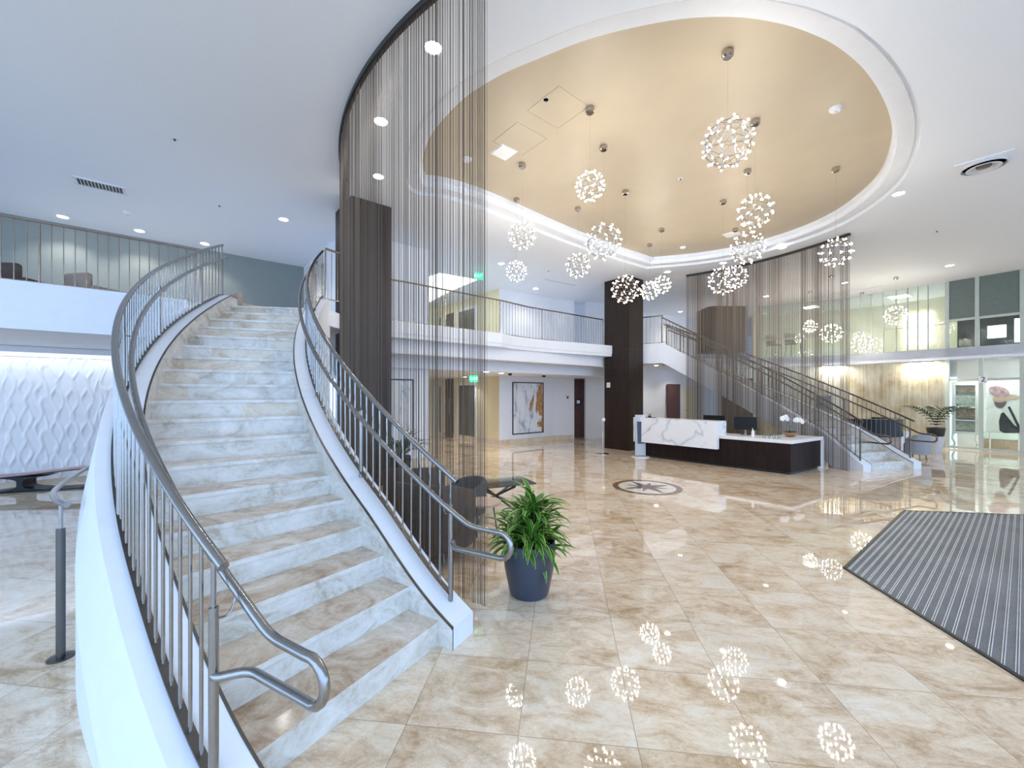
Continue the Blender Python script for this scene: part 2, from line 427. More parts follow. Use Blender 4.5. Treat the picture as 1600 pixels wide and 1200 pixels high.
bmesh.ops.translate(bm, verts=[v for v in r_['geom'] if isinstance(v, bmesh.types.BMVert)], vec=(0,0,-.28))
bmesh.ops.triangulate(bm, faces=[f for f in bm.faces if len(f.verts) > 4])
struct('floor_upper', bm, M['white'])
def front(pts, z0, z1, th=.12): slab_line(bm, pts, th, z0, z1)
bm = nb(); front([p-N*.03 for p in left_edge], 2.70, 3.37, .15); struct('trim_2', bm, M['white'])
bm = nb(); e0 = [p-N*.02 for p in mid_edge]; front(e0, 3.10, 3.36, .3); struct('trim_3', bm, M['white'])
bm = nb(); b2 = [Vector((-4.2,7.9)), Vector((-2.67,9.05)), Vector((3.5,14.05)), Vector((4.2,14.6))]; front(b2[1:], 2.70, 3.05, .3); struct('trim_4', bm, M['white'])
bm = nb(); b3 = [Vector((-3.0,9.62)), Vector((3.4,14.75)), Vector((3.7,15.0))]
prism(bm, b3+[Vector((5.6,17)), Vector((3,22)), Vector((-9,22)), Vector((-5.5,14)), Vector((-4.2,10.4))], 2.42, 2.95); struct('ceiling_soffit', bm, M['white'])
bm = nb(); prism(bm, [LE-U*13+N*.1, LE+N*.1, LE+U*2+N*.1, LE+U*2.2+N*5, LE-U*13+N*5], 2.70, 2.95); struct('ceiling_soffit_left', bm, M['white'])
bm = nb(); front([p for p in mezz[2:]], 2.90, 3.30, .2); slab_line(bm, mezz[:3], .2, 2.95, 3.30); struct('trim_5', bm, M['white'])
bm = nb(); slab_line(bm, [Rt_i+Vector((-.62,.35)), Rt_i+Vector((.0,.0))], .2, 2.80, 3.46); struct('trim_6', bm, M['white'])

# ------------------------------------------------------------------ walls
B_ = Vector((-4.5,10.05)); A_ = Vector((-6.1,12.0)); D_ = Vector((-2.15,10.57))
def wall(name, pts, m, z0=0, z1=CZ, th=.12): 
    bm = nb(); slab_line(bm, pts, th, z0, z1); return struct(name, bm, m)
wall('wall_left_upper', [A_-U*16, A_], M['greengrey'], F2, CZ)
wall('wall_core_left', [A_+N*.1, B_, Vector((-3.5,9.5)), D_-N*.0], M['white'], F2, CZ)
wall('wall_core_front', [Vector((-3.9,9.2)), D_, D_+N*6], M['white'], 0, CZ)
EC = Vector((-.45,14.4)); EB = EC+N*7.2
wall('wall_alcove_back', [D_+N*6, D_+N*6+U*4.5], M['cream'])
wall('wall_elevator', [EB, EC], M['cream'])
PE = Vector((1.61,16.0))
wall('wall_painting', [EC, PE, Vector((2.48,16.32))], M['white'])
wall('wall_back', [Vector((2.46,16.9)), Vector((3.0,17.0))], M['white'])
wall('wall_pillar', [Vector((2.97,16.45)), Vector((3.75,16.75)), Vector((5.0,18.2)), Vector((6.6,18.9)), Vector((9.5,20.5)), Vector((12,24)), Vector((20,30)), Vector((31,34))], M['white'])
# wall ribbon behind the lower left lounge with real relief
WL = Vector((-9.2,8.2))
bm = nb(); nx, nz = 760, 110; Lw = 6.6; st = WL-U*3.1; vv = []
rr_ = random.Random(4); PH = [rr_.uniform(-.9,.9) for _ in range(60)]
def relief(s, z):
    h = 0
    for k, (per, am) in enumerate(((.21, 1.0), (.21, -1.0))):
        c = s/per; i = int(math.floor(c)); f = c-i; f = f*f*(3-2*f); p_ = PH[(i+k*7)%60]*(1-f)+PH[(i+1+k*7)%60]*f
        v = sin(2*pi*c + am*1.5*sin(2*pi*z/.66+2.2*p_) + k*2.2)
        h = max(h, max(0, v)**2.5*(.65+.35*sin(2*pi*z/.36+p_*3)))
    return .024*h
for i in range(nx+1):
    s = Lw*i/nx; row = []
    for j in range(nz+1):
        z = .04+2.48*j/nz; p = st+U*s-N*(relief(s,z)); row.append(bm.verts.new((p.x,p.y,z)))
    vv.append(row)
for i in range(nx):
    for j in range(nz): bm.faces.new((vv[i][j], vv[i+1][j], vv[i+1][j+1], vv[i][j+1]))
o = struct('wall_left', bm, M['wavy'], 'white wall with raised wavy leaf relief', smooth='all')
wall('wall_left_backing', [st-U*4+N*.05, st+U*Lw+N*.05], M['white'], 0, 2.72)
bm = nb(); slab_line(bm, [st-U*2-N*.03, st+U*Lw-N*.03], .06, 2.52, 2.60); struct('trim_7', bm, M['white'])
bm = nb(); slab_line(bm, [st-U*2-N*.03, st+U*Lw-N*.03], .05, 0, .10); struct('baseboard_left', bm, M['base'])
# baseboards
for nm, pts in (('baseboard_elevator', [EB, EC]), ('baseboard_painting', [EC, PE, Vector((2.46,16.32))]), ('baseboard_core', [Vector((-3.5,9.5)), D_, D_+N*5.9])):
    bm = nb(); n_ = [Vector(p) for p in pts]; slab_line(bm, n_, -.025, 0, .16); struct(nm, bm, M['base'])

# concealed strip lamp washing the relief wall
q = st+U*3.0-N*.30
r = thing('wall_washer', 'long slim wall washer strip under the soffit over the wavy relief wall', 'wall light', (q.x,q.y,2.69))
bm = nb(); prism(bm, [q-U*2.9-N*.03, q+U*2.9-N*.03, q+U*2.9+N*.03, q-U*2.9+N*.03], 2.665, 2.695); prism(bm, [q-U*2.9-N*.05, q+U*2.9-N*.05, q+U*2.9-N*.035, q-U*2.9-N*.035], 2.585, 2.695); obj('housing', bm, M['white'], r)
ld = bpy.data.lights.new('strip_light', 'AREA'); ld.shape = 'RECTANGLE'; ld.size = 5.6; ld.size_y = .05; ld.energy = 9; ld.color = (.86,.92,1)
lo = bpy.data.objects.new('strip_light', ld); COL.objects.link(lo); lo.parent = r; lo.location = (0,0,-.03); lo.rotation_euler = (R(12), 0, math.atan2(U.y,U.x))

# ------------------------------------------------------------------ dark wood columns
def column(c, name_label):                                           # c = near corner; faces run along U and N
    r = thing('column', name_label, 'column', (c.x, c.y, 0))
    bm = nb(); prism(bm, [c, c+U*.78, c+U*.78+N*.95, c+N*.95], 0, CZ-.001); obj('shaft', bm, M['wood'], r)
    bm = nb()
    for z in (3.2, 2.62): prism(bm, [c-U*.004-N*.004, c+U*.784-N*.004, c+U*.784+N*.954, c-U*.004+N*.954], z, z+.008)
    obj('seam', bm, M['black'], r); return r
column(Vector((-3.0,7.64)), 'dark wood clad column behind the tall bead curtain at the left stair')
column(Vector((3.67,12.84)), 'dark walnut clad column between the balcony and the reception desk')

# ------------------------------------------------------------------ stairs
def ztop(k):
    t = min(max((k-1)/3.0, 0), 1); t = t*t*(3-2*t); return min(RISE*k, F2)+.06+.11*t
def make_stair(C, th1, sg, label, skirt, kk):
    """sg = +1 / -1: sense in which the angle grows as the stair climbs"""
    th = lambda k: th1+sg*DTH*(k-1)
    r = thing('curved_staircase', label, 'staircase', (*ring_pt(C, (RI+RO)/2, th(1)), 0))
    def sector(bm, r0, r1, t0, t1, z0, z1, n=4, topmi=0):
        a = [ring_pt(C, r0, t0+(t1-t0)*i/n) for i in range(n+1)]; b = [ring_pt(C, r1, t0+(t1-t0)*i/n) for i in range(n+1)]
        n0 = len(bm.faces); prism(bm, a+b[::-1], z0, z1); bm.faces.ensure_lookup_table(); bm.faces[n0+1].material_index = topmi
    rnd = random.Random(3)
    for k in range(1, NST+1):
        z = RISE*k; ov = R(.12)*sg
        bm = nb(); sector(bm, RI+.002, RO-.002, th(k)-ov, th(k+1) if k < NST else th(k)+sg*R(1.5), z-.032, z, 4, 1); obj('tread', bm, [M['riser'], M['tread']], r)
        bm = nb(); d = .02/RI*sg
        # riser stones of slightly different tone
        cuts = [RI+.002]+sorted(RI+rnd.uniform(.2,1.1) for _ in range(2))+[RO-.002]
        for a_, b_ in zip(cuts[:-1], cuts[1:]):
            n0 = len(bm.faces); sector(bm, a_, b_, th(k), th(k)+d, z-RISE, z-.032, 1)
            bm.faces.ensure_lookup_table(); mi = 1 if rnd.random() < (.72 if k > 9 else .06) else 0
            for f in bm.faces[n0:]: f.material_index = mi
        obj('riser', bm, [M['riser'], M['riser_warm']], r)
    ks = [.55+.15*i for i in range(int((19.6-.55)/.15)+1)]
    def curb(r0, r1, name, drop, lean=0):
        bm = nb(); rows = []
        for k in ks:
            t = th(k); zt = ztop(k); zb = max(0, zt-drop)
            rows.append([Vector((*ring_pt(C, r0, t), zb)), Vector((*ring_pt(C, r1+lean*min(1, (zt-zb)/drop), t), zb)), Vector((*ring_pt(C, r1, t), zt)), Vector((*ring_pt(C, r0, t), zt))])
        V = [[bm.verts.new(p) for p in row] for row in rows]
        for a_, b_ in zip(V[:-1], V[1:]):
            for i in range(4): bm.faces.new((a_[i], a_[(i+1)%4], b_[(i+1)%4], b_[i]))
        bm.faces.new(V[0]); bm.faces.new(V[-1][::-1]); obj(name, bm, M['white'], r)
    curb(RI-.24, RI, 'stringer', .66); curb(RO, RO+.25, 'stringer', .50 if skirt else .66, .088 if skirt else 0)
    # travertine side facing between curb and steps, steel edge on it
    for r0, r1 in ((RI, RI+.012), (RO-.012, RO)):
        bm = nb(); V = []
        for k in ks:
            t = th(k); zt = ztop(k)-.012; zb = max(0, zt-.5)
            V.append([bm.verts.new((*ring_pt(C, q, t), z)) for q, z in ((r0,zb),(r1,zb),(r1,zt),(r0,zt))])
        for a_, b_ in zip(V[:-1], V[1:]):
            for i in range(4): bm.faces.new((a_[i], a_[(i+1)%4], b_[(i+1)%4], b_[i]))
        obj('side_facing', bm, M['riser'], r)
        bm = nb(); V = []
        for k in ks:
            t = th(k); zt = ztop(k)+.004
            V.append([bm.verts.new((*ring_pt(C, q, t), z)) for q, z in ((r0-.001,zt-.016),(r1+.001,zt-.016),(r1+.001,zt),(r0-.001,zt))])
        bm.faces.new(V[0]); bm.faces.new(V[-1][::-1])
        for a_, b_ in zip(V[:-1], V[1:]):
            for i in range(4): bm.faces.new((a_[i], a_[(i+1)%4], b_[(i+1)%4], b_[i]))
        obj('edge_trim', bm, M['darksteel'], r)
    # underside
    bm = nb(); V = []
    for k in ks:
        t = th(k); z = ztop(k)-.6
        if z < .01: continue
        V.append([bm.verts.new((*ring_pt(C, q, t), z)) for q in (RI-.1, RO+.1)])
    for a_, b_ in zip(V[:-1], V[1:]): bm.faces.new((a_[0], a_[1], b_[1], b_[0]))
    obj('underside', bm, M['white'], r)
    if skirt:
        for rr, so in ((RO+.25+.086, 1), (RI-.22, 0)):
            bm = nb(); V = []
            for k in ks:
                t = th(k); z = ztop(k)-.495
                if z < .004: continue
                V.append([bm.verts.new((*ring_pt(C, rr, t), zz)) for zz in (z, 0.0)])
            for a_, b_ in zip(V[:-1], V[1:]): bm.faces.new((a_[0], a_[1], b_[1], b_[0]))
            obj('skirt_wall', bm, M['white'], r)
    return th
def make_stair_rail(C, th, sg, outer, label, gk0=.9, lift=.03, mt='steel'):
    rm = (RO+.15) if outer else (RI-.15); s = -1 if outer else 1    # s: towards the treads
    r = thing('stair_railing', label, 'railing', (*ring_pt(C, rm, th(gk0)), ztop(gk0)), 'stainless railings of the curved staircases')
    gz = lambda k: min(RISE*k+1.0, F2+1.09)
    def path(rr, k0, k1, fz, n=90): return [Vector((*ring_pt(C, rr, th(k0+(k1-k0)*i/n)), fz(k0+(k1-k0)*i/n))) for i in range(n+1)]
    kend = 19.2
    bm = nb(); tube(bm, path(rm, gk0-.22, kend, gz), .021, 14); obj('guard_rail', bm, M[mt], r, True)
    # handrail with its looped end
    rh = rm+s*.09; body = path(rh, gk0, kend-.2, lambda k: gz(k)-.19)
    p0 = body[0]; tdir = (ring_pt(C, rh, th(gk0-.5))-ring_pt(C, rh, th(gk0))).normalized()
    q = lambda sdist, z: Vector((p0.x+tdir.x*sdist, p0.y+tdir.y*sdist, z))
    z1 = p0.z-.125
    ext = [p0, q(.24, z1)]
    ext += [q(.46, z1-.005)]
    for a in range(-80, 81, 20): ext.append(q(.49+.088*cos(R(a)), z1-.09-.088*sin(R(a))))
    ext += [q(.10, z1-.182)]
    pp = Vector((*ring_pt(C, rm, th(gk0)), z1-.182)); ext += [Vector((*(pp.xy+(q(.03,0).xy-p0.xy)), pp.z)), pp]
    ext = [ext[0]]+fillet(ext[0:3], .07)[1:] + ext[3:12] + fillet(ext[11:], .05)[1:]
    bm = nb(); tube(bm, list(reversed(body[1:]))+ext, .0195, 14); obj('handrail', bm, M[mt], r, True)
    # flat bottom bar
    bm = nb(); V = []
    for i in range(121):
        k = gk0+(kend-gk0)*i/120; t = th(k); z = ztop(k)+lift
        V.append([bm.verts.new((*ring_pt(C, qq, t), zz)) for qq, zz in ((rm-.02,z),(rm+.02,z),(rm+.02,z+.01),(rm-.02,z+.01))])
    for a_, b_ in zip(V[:-1], V[1:]):
        for i in range(4): bm.faces.new((a_[i], a_[(i+1)%4], b_[(i+1)%4], b_[i]))
    obj('bottom_rail', bm, M['darksteel'], r)
    posts = [gk0, 5.0, 9.2, 13.4, 17.2, kend-.05]
    sp = .104/(rm*DTH); k = gk0+sp; 
    while k < kend-.1:
        if min(abs(k-p) for p in posts) > sp*.4:
            x, y = ring_pt(C, rm, th(k)); bm = nb()
            tube(bm, [(x,y,ztop(k)+lift), (x,y,gz(k)-.01)], .0078, 8); obj('baluster', bm, M[mt], r, True)
        k += sp
    for i, k in enumerate(posts):
        x, y = ring_pt(C, rm, th(k)); bm = nb()
        zt = gz(k)
        tube(bm, [(x,y,ztop(k)-.001), (x,y,zt-.22)], .0185, 14); tube(bm, [(x,y,zt-.22), (x,y,zt)], .0095, 10)
        po = obj('post', bm, M[mt], r, True)
        h = ring_pt(C, rh, th(k)); bm = nb()
        tube(bm, fillet([(x,y,zt-.27), (*(Vector((x,y))*.35+h*.65), zt-.28), (h.x,h.y,zt-.20)], .03), .005, 8); obj('bracket', bm, M[mt], po, True)
thL = make_stair(C1, TH1, -1, 'wide travertine staircase curving up in the left foreground', True, .85)
make_stair_rail(C1, thL, -1, True, 'stainless railing on the left outer side of the near staircase', .86, .012)
make_stair_rail(C1, thL, -1, False, 'stainless railing on the right inner side of the near staircase, beside the planter', 1.05, .05)
thR = make_stair(C2, TH2, 1, 'distant travertine staircase curving up behind the reception desk', False, .85)
make_stair_rail(C2, thR, 1, False, 'dark looking railing on the near side of the distant staircase, above the desk', 1.0, .05, 'bronze')
make_stair_rail(C2, thR, 1, True, 'dark looking railing on the far side of the distant staircase, by the black bar', 1.0, .05, 'bronze')

# ------------------------------------------------------------------ balcony railings
def balcony_rail(pts, label, z0=3.37, top=4.28, sp=.118, posts=14):
    r = thing('balcony_railing', label, 'railing', (pts[0].x, pts[0].y, z0), 'stainless railings along the upper floor')
    P3 = [Vector((p.x,p.y,top)) for p in pts]
    bm = nb(); tube(bm, fillet(P3, .1), .02, 10); obj('guard_rail', bm, M['bronze_light'], r, True)
    bm = nb(); tube(bm, [Vector((p.x,p.y,z0+.03)) for p in pts], .011, 6); obj('bottom_rail', bm, M['bronze_light'], r, True)
    d = 0; i = 0; c = 0; segs = [(pts[i], pts[i+1]) for i in range(len(pts)-1)]
    L_ = sum((b-a).length for a, b in segs); n = max(1, int(L_/sp)); n = min(n, 99)
    for j in range(n+1):
        t = L_*j/n
        for a, b in segs:
            l_ = (b-a).length
            if t <= l_+1e-6: break
            t -= l_
        p = a+(b-a)*min(1, t/l_); bm = nb(); big = j % posts == 0 or j == n
        tube(bm, [(p.x,p.y,z0 if big else z0+.03), (p.x,p.y,top)], .014 if big else .0065, 8)
        obj('post' if big else 'baluster', bm, M['bronze_light'], r, True)
balcony_rail([LE-U*7.5+N*.12, LE+N*.12, LE+U*.95+N*.12], 'straight balcony railing on the upper left, beyond the near stairs')
balcony_rail([Vector((-2.9,8.75)), Vector((-2.45,9.03)), Vector((-.25,10.95)), Vector((.5,11.75)), Vector((1.6,12.6)), Vector((3.05,13.75))], 'gently curved balcony railing in the middle, between the bead curtain and the column')
balcony_rail([ring_pt(C1, RI-.15, thTopL)+Vector((.03,.04)), Vector((-3.13,7.60))], 'short balcony railing tucked behind the left curtain at the stair head', z0=3.46, top=4.38)
balcony_rail([Vector((3.95,14.1)), Vector((4.35,13.95)), Rt_i+Vector((.10,.12))], 'short balcony railing right of the walnut column at the distant stair head', z0=3.46, top=4.38)
balcony_rail([p+Vector((0,.1)) for p in (Rt_o+U*.1, mezz[0], mezz[1], mezz[2])], 'far upper railing behind the distant staircase', z0=3.3)

# ------------------------------------------------------------------ bead curtains
def curtain(C, r, t0, t1, label, z0, seed, sp=.0105, ra=.0009, rb=.0017):
    rnd = random.Random(seed); m_ = ring_pt(C, r, t0)
    root = thing('bead_curtain', label, 'curtain', (m_.x, m_.y, 0), 'bead curtains beside the staircases')
    bm = nb(); n = 60
    V = []
    for i in range(n+1):
        t = t0+(t1-t0)*i/n
        V.append([bm.verts.new((*ring_pt(C, q, t), z)) for q, z in ((r-.03,CZ-.06),(r+.03,CZ-.06),(r+.03,CZ-.002),(r-.03,CZ-.002))])
    for a_, b_ in zip(V[:-1], V[1:]):
        for i in range(4): bm.faces.new((a_[i], a_[(i+1)%4], b_[(i+1)%4], b_[i]))
    bm.faces.new(V[0]); bm.faces.new(V[-1][::-1]); obj('track', bm, M['black'], root)
    bm = nb(); s = 0; L_ = abs(t1-t0)*r; sg = 1 if t1 > t0 else -1
    while s < L_:
        dens = .5+.5*sin(s*9+2.0*sin(s*3.1))*.7+.25*rnd.uniform(-1,1)
        rad = ra+rb*max(0,dens)**1.3
        if rnd.random() < .035: rad *= 1.9
        t = t0+sg*s/r; rr = r+rnd.uniform(-.012,.012); p = ring_pt(C, rr, t)
        tube(bm, [(p.x,p.y,z0), (p.x+rnd.uniform(-.004,.004),p.y,CZ-.06)], rad, 4, cap=False)
        s += sp*rnd.uniform(.6,1.4)
    obj('strands', bm, M['strand'], root, kind='stuff')
curtain(C1, 5.63, R(-120.3), R(-167), 'tall bronze bead curtain hugging the near staircase, left of centre', .01, 3)
curtain(C2, 5.69, R(14.0), R(56), 'tall bronze bead curtain hanging over the reception desk and distant staircase', .01, 9, .012, .0026, .0030)

# ------------------------------------------------------------------ pendants
def ico(freq=2):
    b = nb(); bmesh.ops.create_icosphere(b, subdivisions=freq, radius=1.0); return b
b0 = ico(1); f0 = [f.calc_center_median().normalized() for f in b0.faces]; b0.free()
b1 = ico(2); dirs = [v.co.normalized() for v in b1.verts]; edges = [(e.verts[0].co.copy(), e.verts[1].co.copy()) for e in b1.edges]; b1.free()
pt = thing('pendant_lamp', '', 'lamp')
bm = nb(); lathe(bm, [(.001,-.075),(.045,-.075),(.062,-.06),(.066,-.03),(.06,0)], seg=20); can = obj('canopy', bm, M['chrome'], pt, True)
bm = nb(); tube(bm, [(0,0,-1),(0,0,0)], .0013, 5); cab = obj('cable', bm, M['chrome'], pt)
bm = nb()
for a, b in edges: tube(bm, [a*.93, b*.93], .011, 4, cap=False)
for d in dirs[:42]: tube(bm, [d*.93, d*.98], .016, 5)
fr = obj('frame', bm, M['chrome'], pt)
bm = nb(); bmesh.ops.create_icosphere(bm, subdivisions=1, radius=.0125); bulb_me = obj('bulb', bm, M['bulb'], pt, 'all')
bulbs = [bulb_me]
for d in dirs[1:]:
    c = bulb_me.copy(); COL.objects.link(c); c.parent = pt; bulbs.append(c)
for o_, d in zip(bulbs, dirs): o_['dir'] = tuple(d)
PEND = [  # canopy px, ball y, radius, ceiling, label
 (1137,80,224,.275,BZ,'largest nearest globe pendant of bulbs, high on the right of the oval ceiling'),
 (922,169,291,.195,BZ,'globe pendant left of centre over the beige oval, just above the big wire one'),
 (943,228,378,.28,BZ,'large open wire globe pendant crossing the white rim of the oval'),
 (816,256,368,.225,BZ,'leftmost upper globe pendant, beside the edge of the near bead curtain'),
 (903,324,415,.25,BZ,'globe pendant directly below left of the big wire one, in front of grey ceiling'),
 (977,298,452,.265,BZ,'globe pendant hanging in front of the walnut column top'),
 (1180,188,330,.23,BZ,'globe pendant right of centre, upper one of the two stacked over the oval edge'),
 (1168,265,387,.275,BZ,'globe pendant right of centre, lower one of the stacked two at the white rim'),
 (1306,262,394,.24,BZ,'globe pendant in front of the top corner of the far bead curtain'),
 (1130,313,438,.28,BZ,'left globe of the touching pair before the far bead curtain'),
 (1149,357,433,.26,BZ,'right globe of the touching pair before the far bead curtain'),
 (1034,357,445,.20,BZ,'smaller right globe of the pair next to the walnut column'),
 (1015,381,454,.235,BZ,'left globe of the pair next to the walnut column'),
 (807,310,424,.20,BZ,'lowest left globe pendant, near the upper green exit sign'),
 (1400,433,493,.29,CZ,'rightmost globe pendant, before the upper storefront glass'),
 (1347,457,537,.31,CZ,'globe pendant just above the white mezzanine edge on the right'),
 (1299,430,521,.28,CZ,'globe pendant seen at the right edge of the far bead curtain, low'),
 (1266,455,510,.21,CZ,'small globe pendant seen through the far bead curtain')]
protos = list(bulbs)
for i, (x, cy, by, r, cz, lab) in enumerate(PEND):
    if i == 0: root = pt
    else: root = copy_tree(pt)
    if i == 0: todo = []
    p = at(x, cy, cz); L_ = cz-(EYE+(HZ-by)*p.y/F)
    todo.append((root, p, L_, r, lab))
for root, p, L_, r, lab in todo:
    root.location = (p.x, p.y, p.z); root['label'] = lab; root['group'] = 'globe pendants of small bulbs'
    rot = Matrix.Rotation(random.uniform(0, 6.28), 3, 'Z') @ Matrix.Rotation(random.uniform(0,1), 3, 'X')
    for c in kids(root):
        if c.name.startswith('cable'): c.scale = (1,1,L_-r*.9)
        elif c.name.startswith('frame'): c.location = (0,0,-L_); c.scale = (r,r,r); c.rotation_euler = rot.to_euler()
        elif c.name.startswith('bulb'):
            c.location = Vector((0,0,-L_)) + rot @ (Vector(c['dir'])*r); 
for o_ in bpy.data.objects:
    if 'dir' in o_: del o_['dir']

# ------------------------------------------------------------------ ceiling fittings
DL = [(443,343,CZ,'recessed downlight over the near staircase, lone bright disc'),(98,339,CZ,'recessed downlight at far left above the left balcony railing'),(218,361,CZ,'recessed downlight above the left balcony railing, middle of three'),(320,381,CZ,'recessed downlight above the left balcony railing nearest the stair head'),
 (677,75,CZ,'recessed downlight behind the near curtain, topmost'),(595,190,CZ,'recessed downlight behind the near curtain, second from the top'),(591,276,CZ,'recessed downlight behind the near curtain, third down'),(783,412,CZ,'recessed downlight beside the lowest left pendant'),(837,451,CZ,'recessed downlight above the middle of the curved balcony'),
 (1043,425,CZ,'recessed downlight between the oval rim and the pendant pair by the column'),(1130,411,CZ,'recessed downlight on the rim just above the touching pendant pair'),(1222,387,CZ,'recessed downlight right of the stacked pendants, above the far curtain'),(1404,303,CZ,'recessed downlight right of the oval opening'),(1197,463,CZ,'recessed downlight seen through the far bead curtain'),
 (783,583,2.42,'recessed downlight under the balcony soffit before the painting'),(760,581,2.42,'recessed downlight under the soffit before the elevators'),(726,589,2.42,'recessed downlight deeper under the soffit of the elevator lobby'),
 (1063,487,CZ,'recessed downlight over the distant stair head'),(1320,442,CZ,'recessed downlight just right of the far curtain edge'),(1484,415,CZ,'recessed downlight above the upper storefront glass'),(905,486,CZ,'recessed downlight above the balcony railing near the column'),(932,490,CZ,'recessed downlight closest to the column above the railing')]
dl = None
for x, y, z, lab in DL:
    p = at(x, y, z)
    if dl is None:
        dl = thing('recessed_downlight', lab, 'ceiling light', (0,0,0), 'recessed ceiling downlights')
        bm = nb(); lathe(bm, [(.085,0),(.10,-.004),(.105,0)], seg=24); obj('trim_ring', bm, M['white'], dl, True)
        bm = nb(); lathe(bm, [(.001,-.012),(.05,-.01),(.08,-.003),(.085,0)], seg=24); obj('lens', bm, M['down'], dl, True)
        ld = bpy.data.lights.new('lamp_light', 'SPOT'); ld.energy = 36; ld.spot_size = R(120); ld.spot_blend = .6; ld.color = (1,.96,.92); ld.shadow_soft_size = .07
        lo = bpy.data.objects.new('lamp_light', ld); COL.objects.link(lo); lo.parent = dl; lo.location = (0,0,-.03)
        cur = dl
    else: cur = copy_tree(dl)
    cur.location = p; cur['label'] = lab
for x, y, lab in ((4.9,17.3,'recessed downlight in the low ceiling behind the walnut column'),(6.2,17.6,'recessed downlight in the low ceiling before the red brown door'),(7.8,18.6,'recessed downlight in the low ceiling before the cream door'),(-3.2,14.6,'recessed downlight in the lower elevator lobby, nearer one'),(-4.3,17.0,'recessed downlight in the lower elevator lobby, further one')):  # those in the low ceiling are unseen, added to brighten the back wall
    cur = copy_tree(dl); cur.location = (x,y,2.42 if x < 0 else F2-.285); cur['label'] = lab
# vent, diffuser, detectors, speakers, slot diffusers
def fitting(name, lab, cat, x, y, z, build, rz=None):
    p = at(x, y, z); r = thing(name, lab, cat, (0,0,0)); build(r); r.location = p
    r.rotation_euler = (0,0, math.atan2(U.y, U.x) if rz is None else rz); return r
def b_vent(r, w=.62, h=.32):
    bm = nb()
    for c, s in (((0,h/2),(w+.05,.035)),((0,-h/2),(w+.05,.035)),((w/2,0),(.035,h)),((-w/2,0),(.035,h))): box(bm, (*c,-.008), (*s,.016))
    obj('frame', bm, M['white'], r); bm = nb()
    box(bm, (0,0,-.002), (w,h,.003)); obj('backing', bm, M['black'], r)
    for i in range(14):
        bm = nb(); xx = -w/2+w*(i+.5)/14; face(bm, [(xx-.012,-h/2,-.003),(xx+.012,-h/2,-.02),(xx+.012,h/2,-.02),(xx-.012,h/2,-.003)]); obj('slat', bm, M['concrete'], r)
fitting('ceiling_vent', 'slatted air grille in the white ceiling, upper left', 'vent', 157, 290, CZ, b_vent)
def b_diff(r):
    bm = nb(); box(bm, (0,0,-.006), (.62,.62,.012)); obj('plate', bm, M['ceil'], r)
    bm = nb()
    lathe(bm, [(.24,-.012),(.25,-.05),(.262,-.05),(.26,-.012)], seg=36); lathe(bm, [(.10,-.02),(.19,-.07),(.20,-.06),(.11,-.012)], seg=36); obj('cone_ring', bm, M['concrete'], r, True)
    bm = nb(); lathe(bm, [(.001,-.06),(.08,-.05),(.09,-.012)], seg=30); obj('centre_cone', bm, M['darksteel'], r, True)
fitting('ceiling_diffuser', 'round air diffuser on a square plate, right side of the ceiling', 'vent', 1537, 257, CZ, b_diff)
def b_det(r):
    bm = nb(); lathe(bm, [(.001,-.05),(.05,-.045),(.075,-.02),(.08,0)], seg=24); obj('housing', bm, M['white'], r, True)
    bm = nb(); lathe(bm, [(.001,-.062),(.018,-.058),(.022,-.047)], seg=14); obj('sensor', bm, M['concrete'], r, True)
for x, y, z, lab in ((1306,169,BZ,'white smoke detector on the beige oval, upper right'),(730,248,BZ,'white smoke detector seen through the near curtain edge'),(1067,386,BZ,'white smoke detector at the far tip of the beige oval'),(200,332,CZ,'white smoke detector above the left balcony railing')):
    fitting('smoke_detector', lab, 'smoke detector', x, y, z, b_det)
def b_spr(r):
    bm = nb(); lathe(bm, [(.035,-.002),(.04,-.006),(.042,0)], seg=16); obj('plate', bm, M['white'], r, True)
    bm = nb(); lathe(bm, [(.001,-.03),(.014,-.028),(.012,0)], seg=10); obj('nozzle', bm, M['darksteel'], r, True)
for x, y, z, lab in ((853,156,BZ,'sprinkler head beside the square access panel of the oval'),(1063,279,BZ,'sprinkler head in the middle of the beige oval'),(273,217,CZ,'lone sprinkler head on the upper left ceiling'),(343,321,CZ,'small sprinkler head above the near stair railing'),(857,423,CZ,'dark sprinkler head above the curved balcony'),(1464,361,CZ,'sprinkler head on the right ceiling right of the oval')):
    fitting('sprinkler', lab, 'sprinkler', x, y, z, b_spr)
def b_spk(r):
    bm = nb(); box(bm, (0,0,-.008), (.30,.30,.016)); bevel(bm, .004); obj('grille', bm, M['quartz'], r)
    bm = nb(); box(bm, (0,0,-.002), (.33,.33,.004)); obj('frame', bm, M['white'], r)
def b_cam(r):
    bm = nb(); lathe(bm, [(.001,-.085),(.045,-.075),(.06,-.045),(.062,-.02)], seg=16); obj('dome', bm, M['blackgloss'], r, True)
    bm = nb(); lathe(bm, [(.07,-.02),(.075,-.004),(.075,0)], seg=16); obj('mount', bm, M['white'], r, True)
for x, y, z, lab in ((797,582.5,2.42,'small black dome camera under the balcony soffit, left one'),(850,585.5,2.42,'small black dome camera under the balcony soffit, above the painting'),(1008,585,F2-.285,'small black dome camera right beside the walnut column')):
    fitting('dome_camera', lab, 'camera', x, y, z, b_cam)
fitting('ceiling_panel', 'square white panel flush in the beige oval, left part', 'ceiling panel', 787, 238, BZ, b_spk)
fitting('ceiling_panel', 'square white panel flush in the beige oval, far right end', 'ceiling panel', 1143, 366, BZ, b_spk)
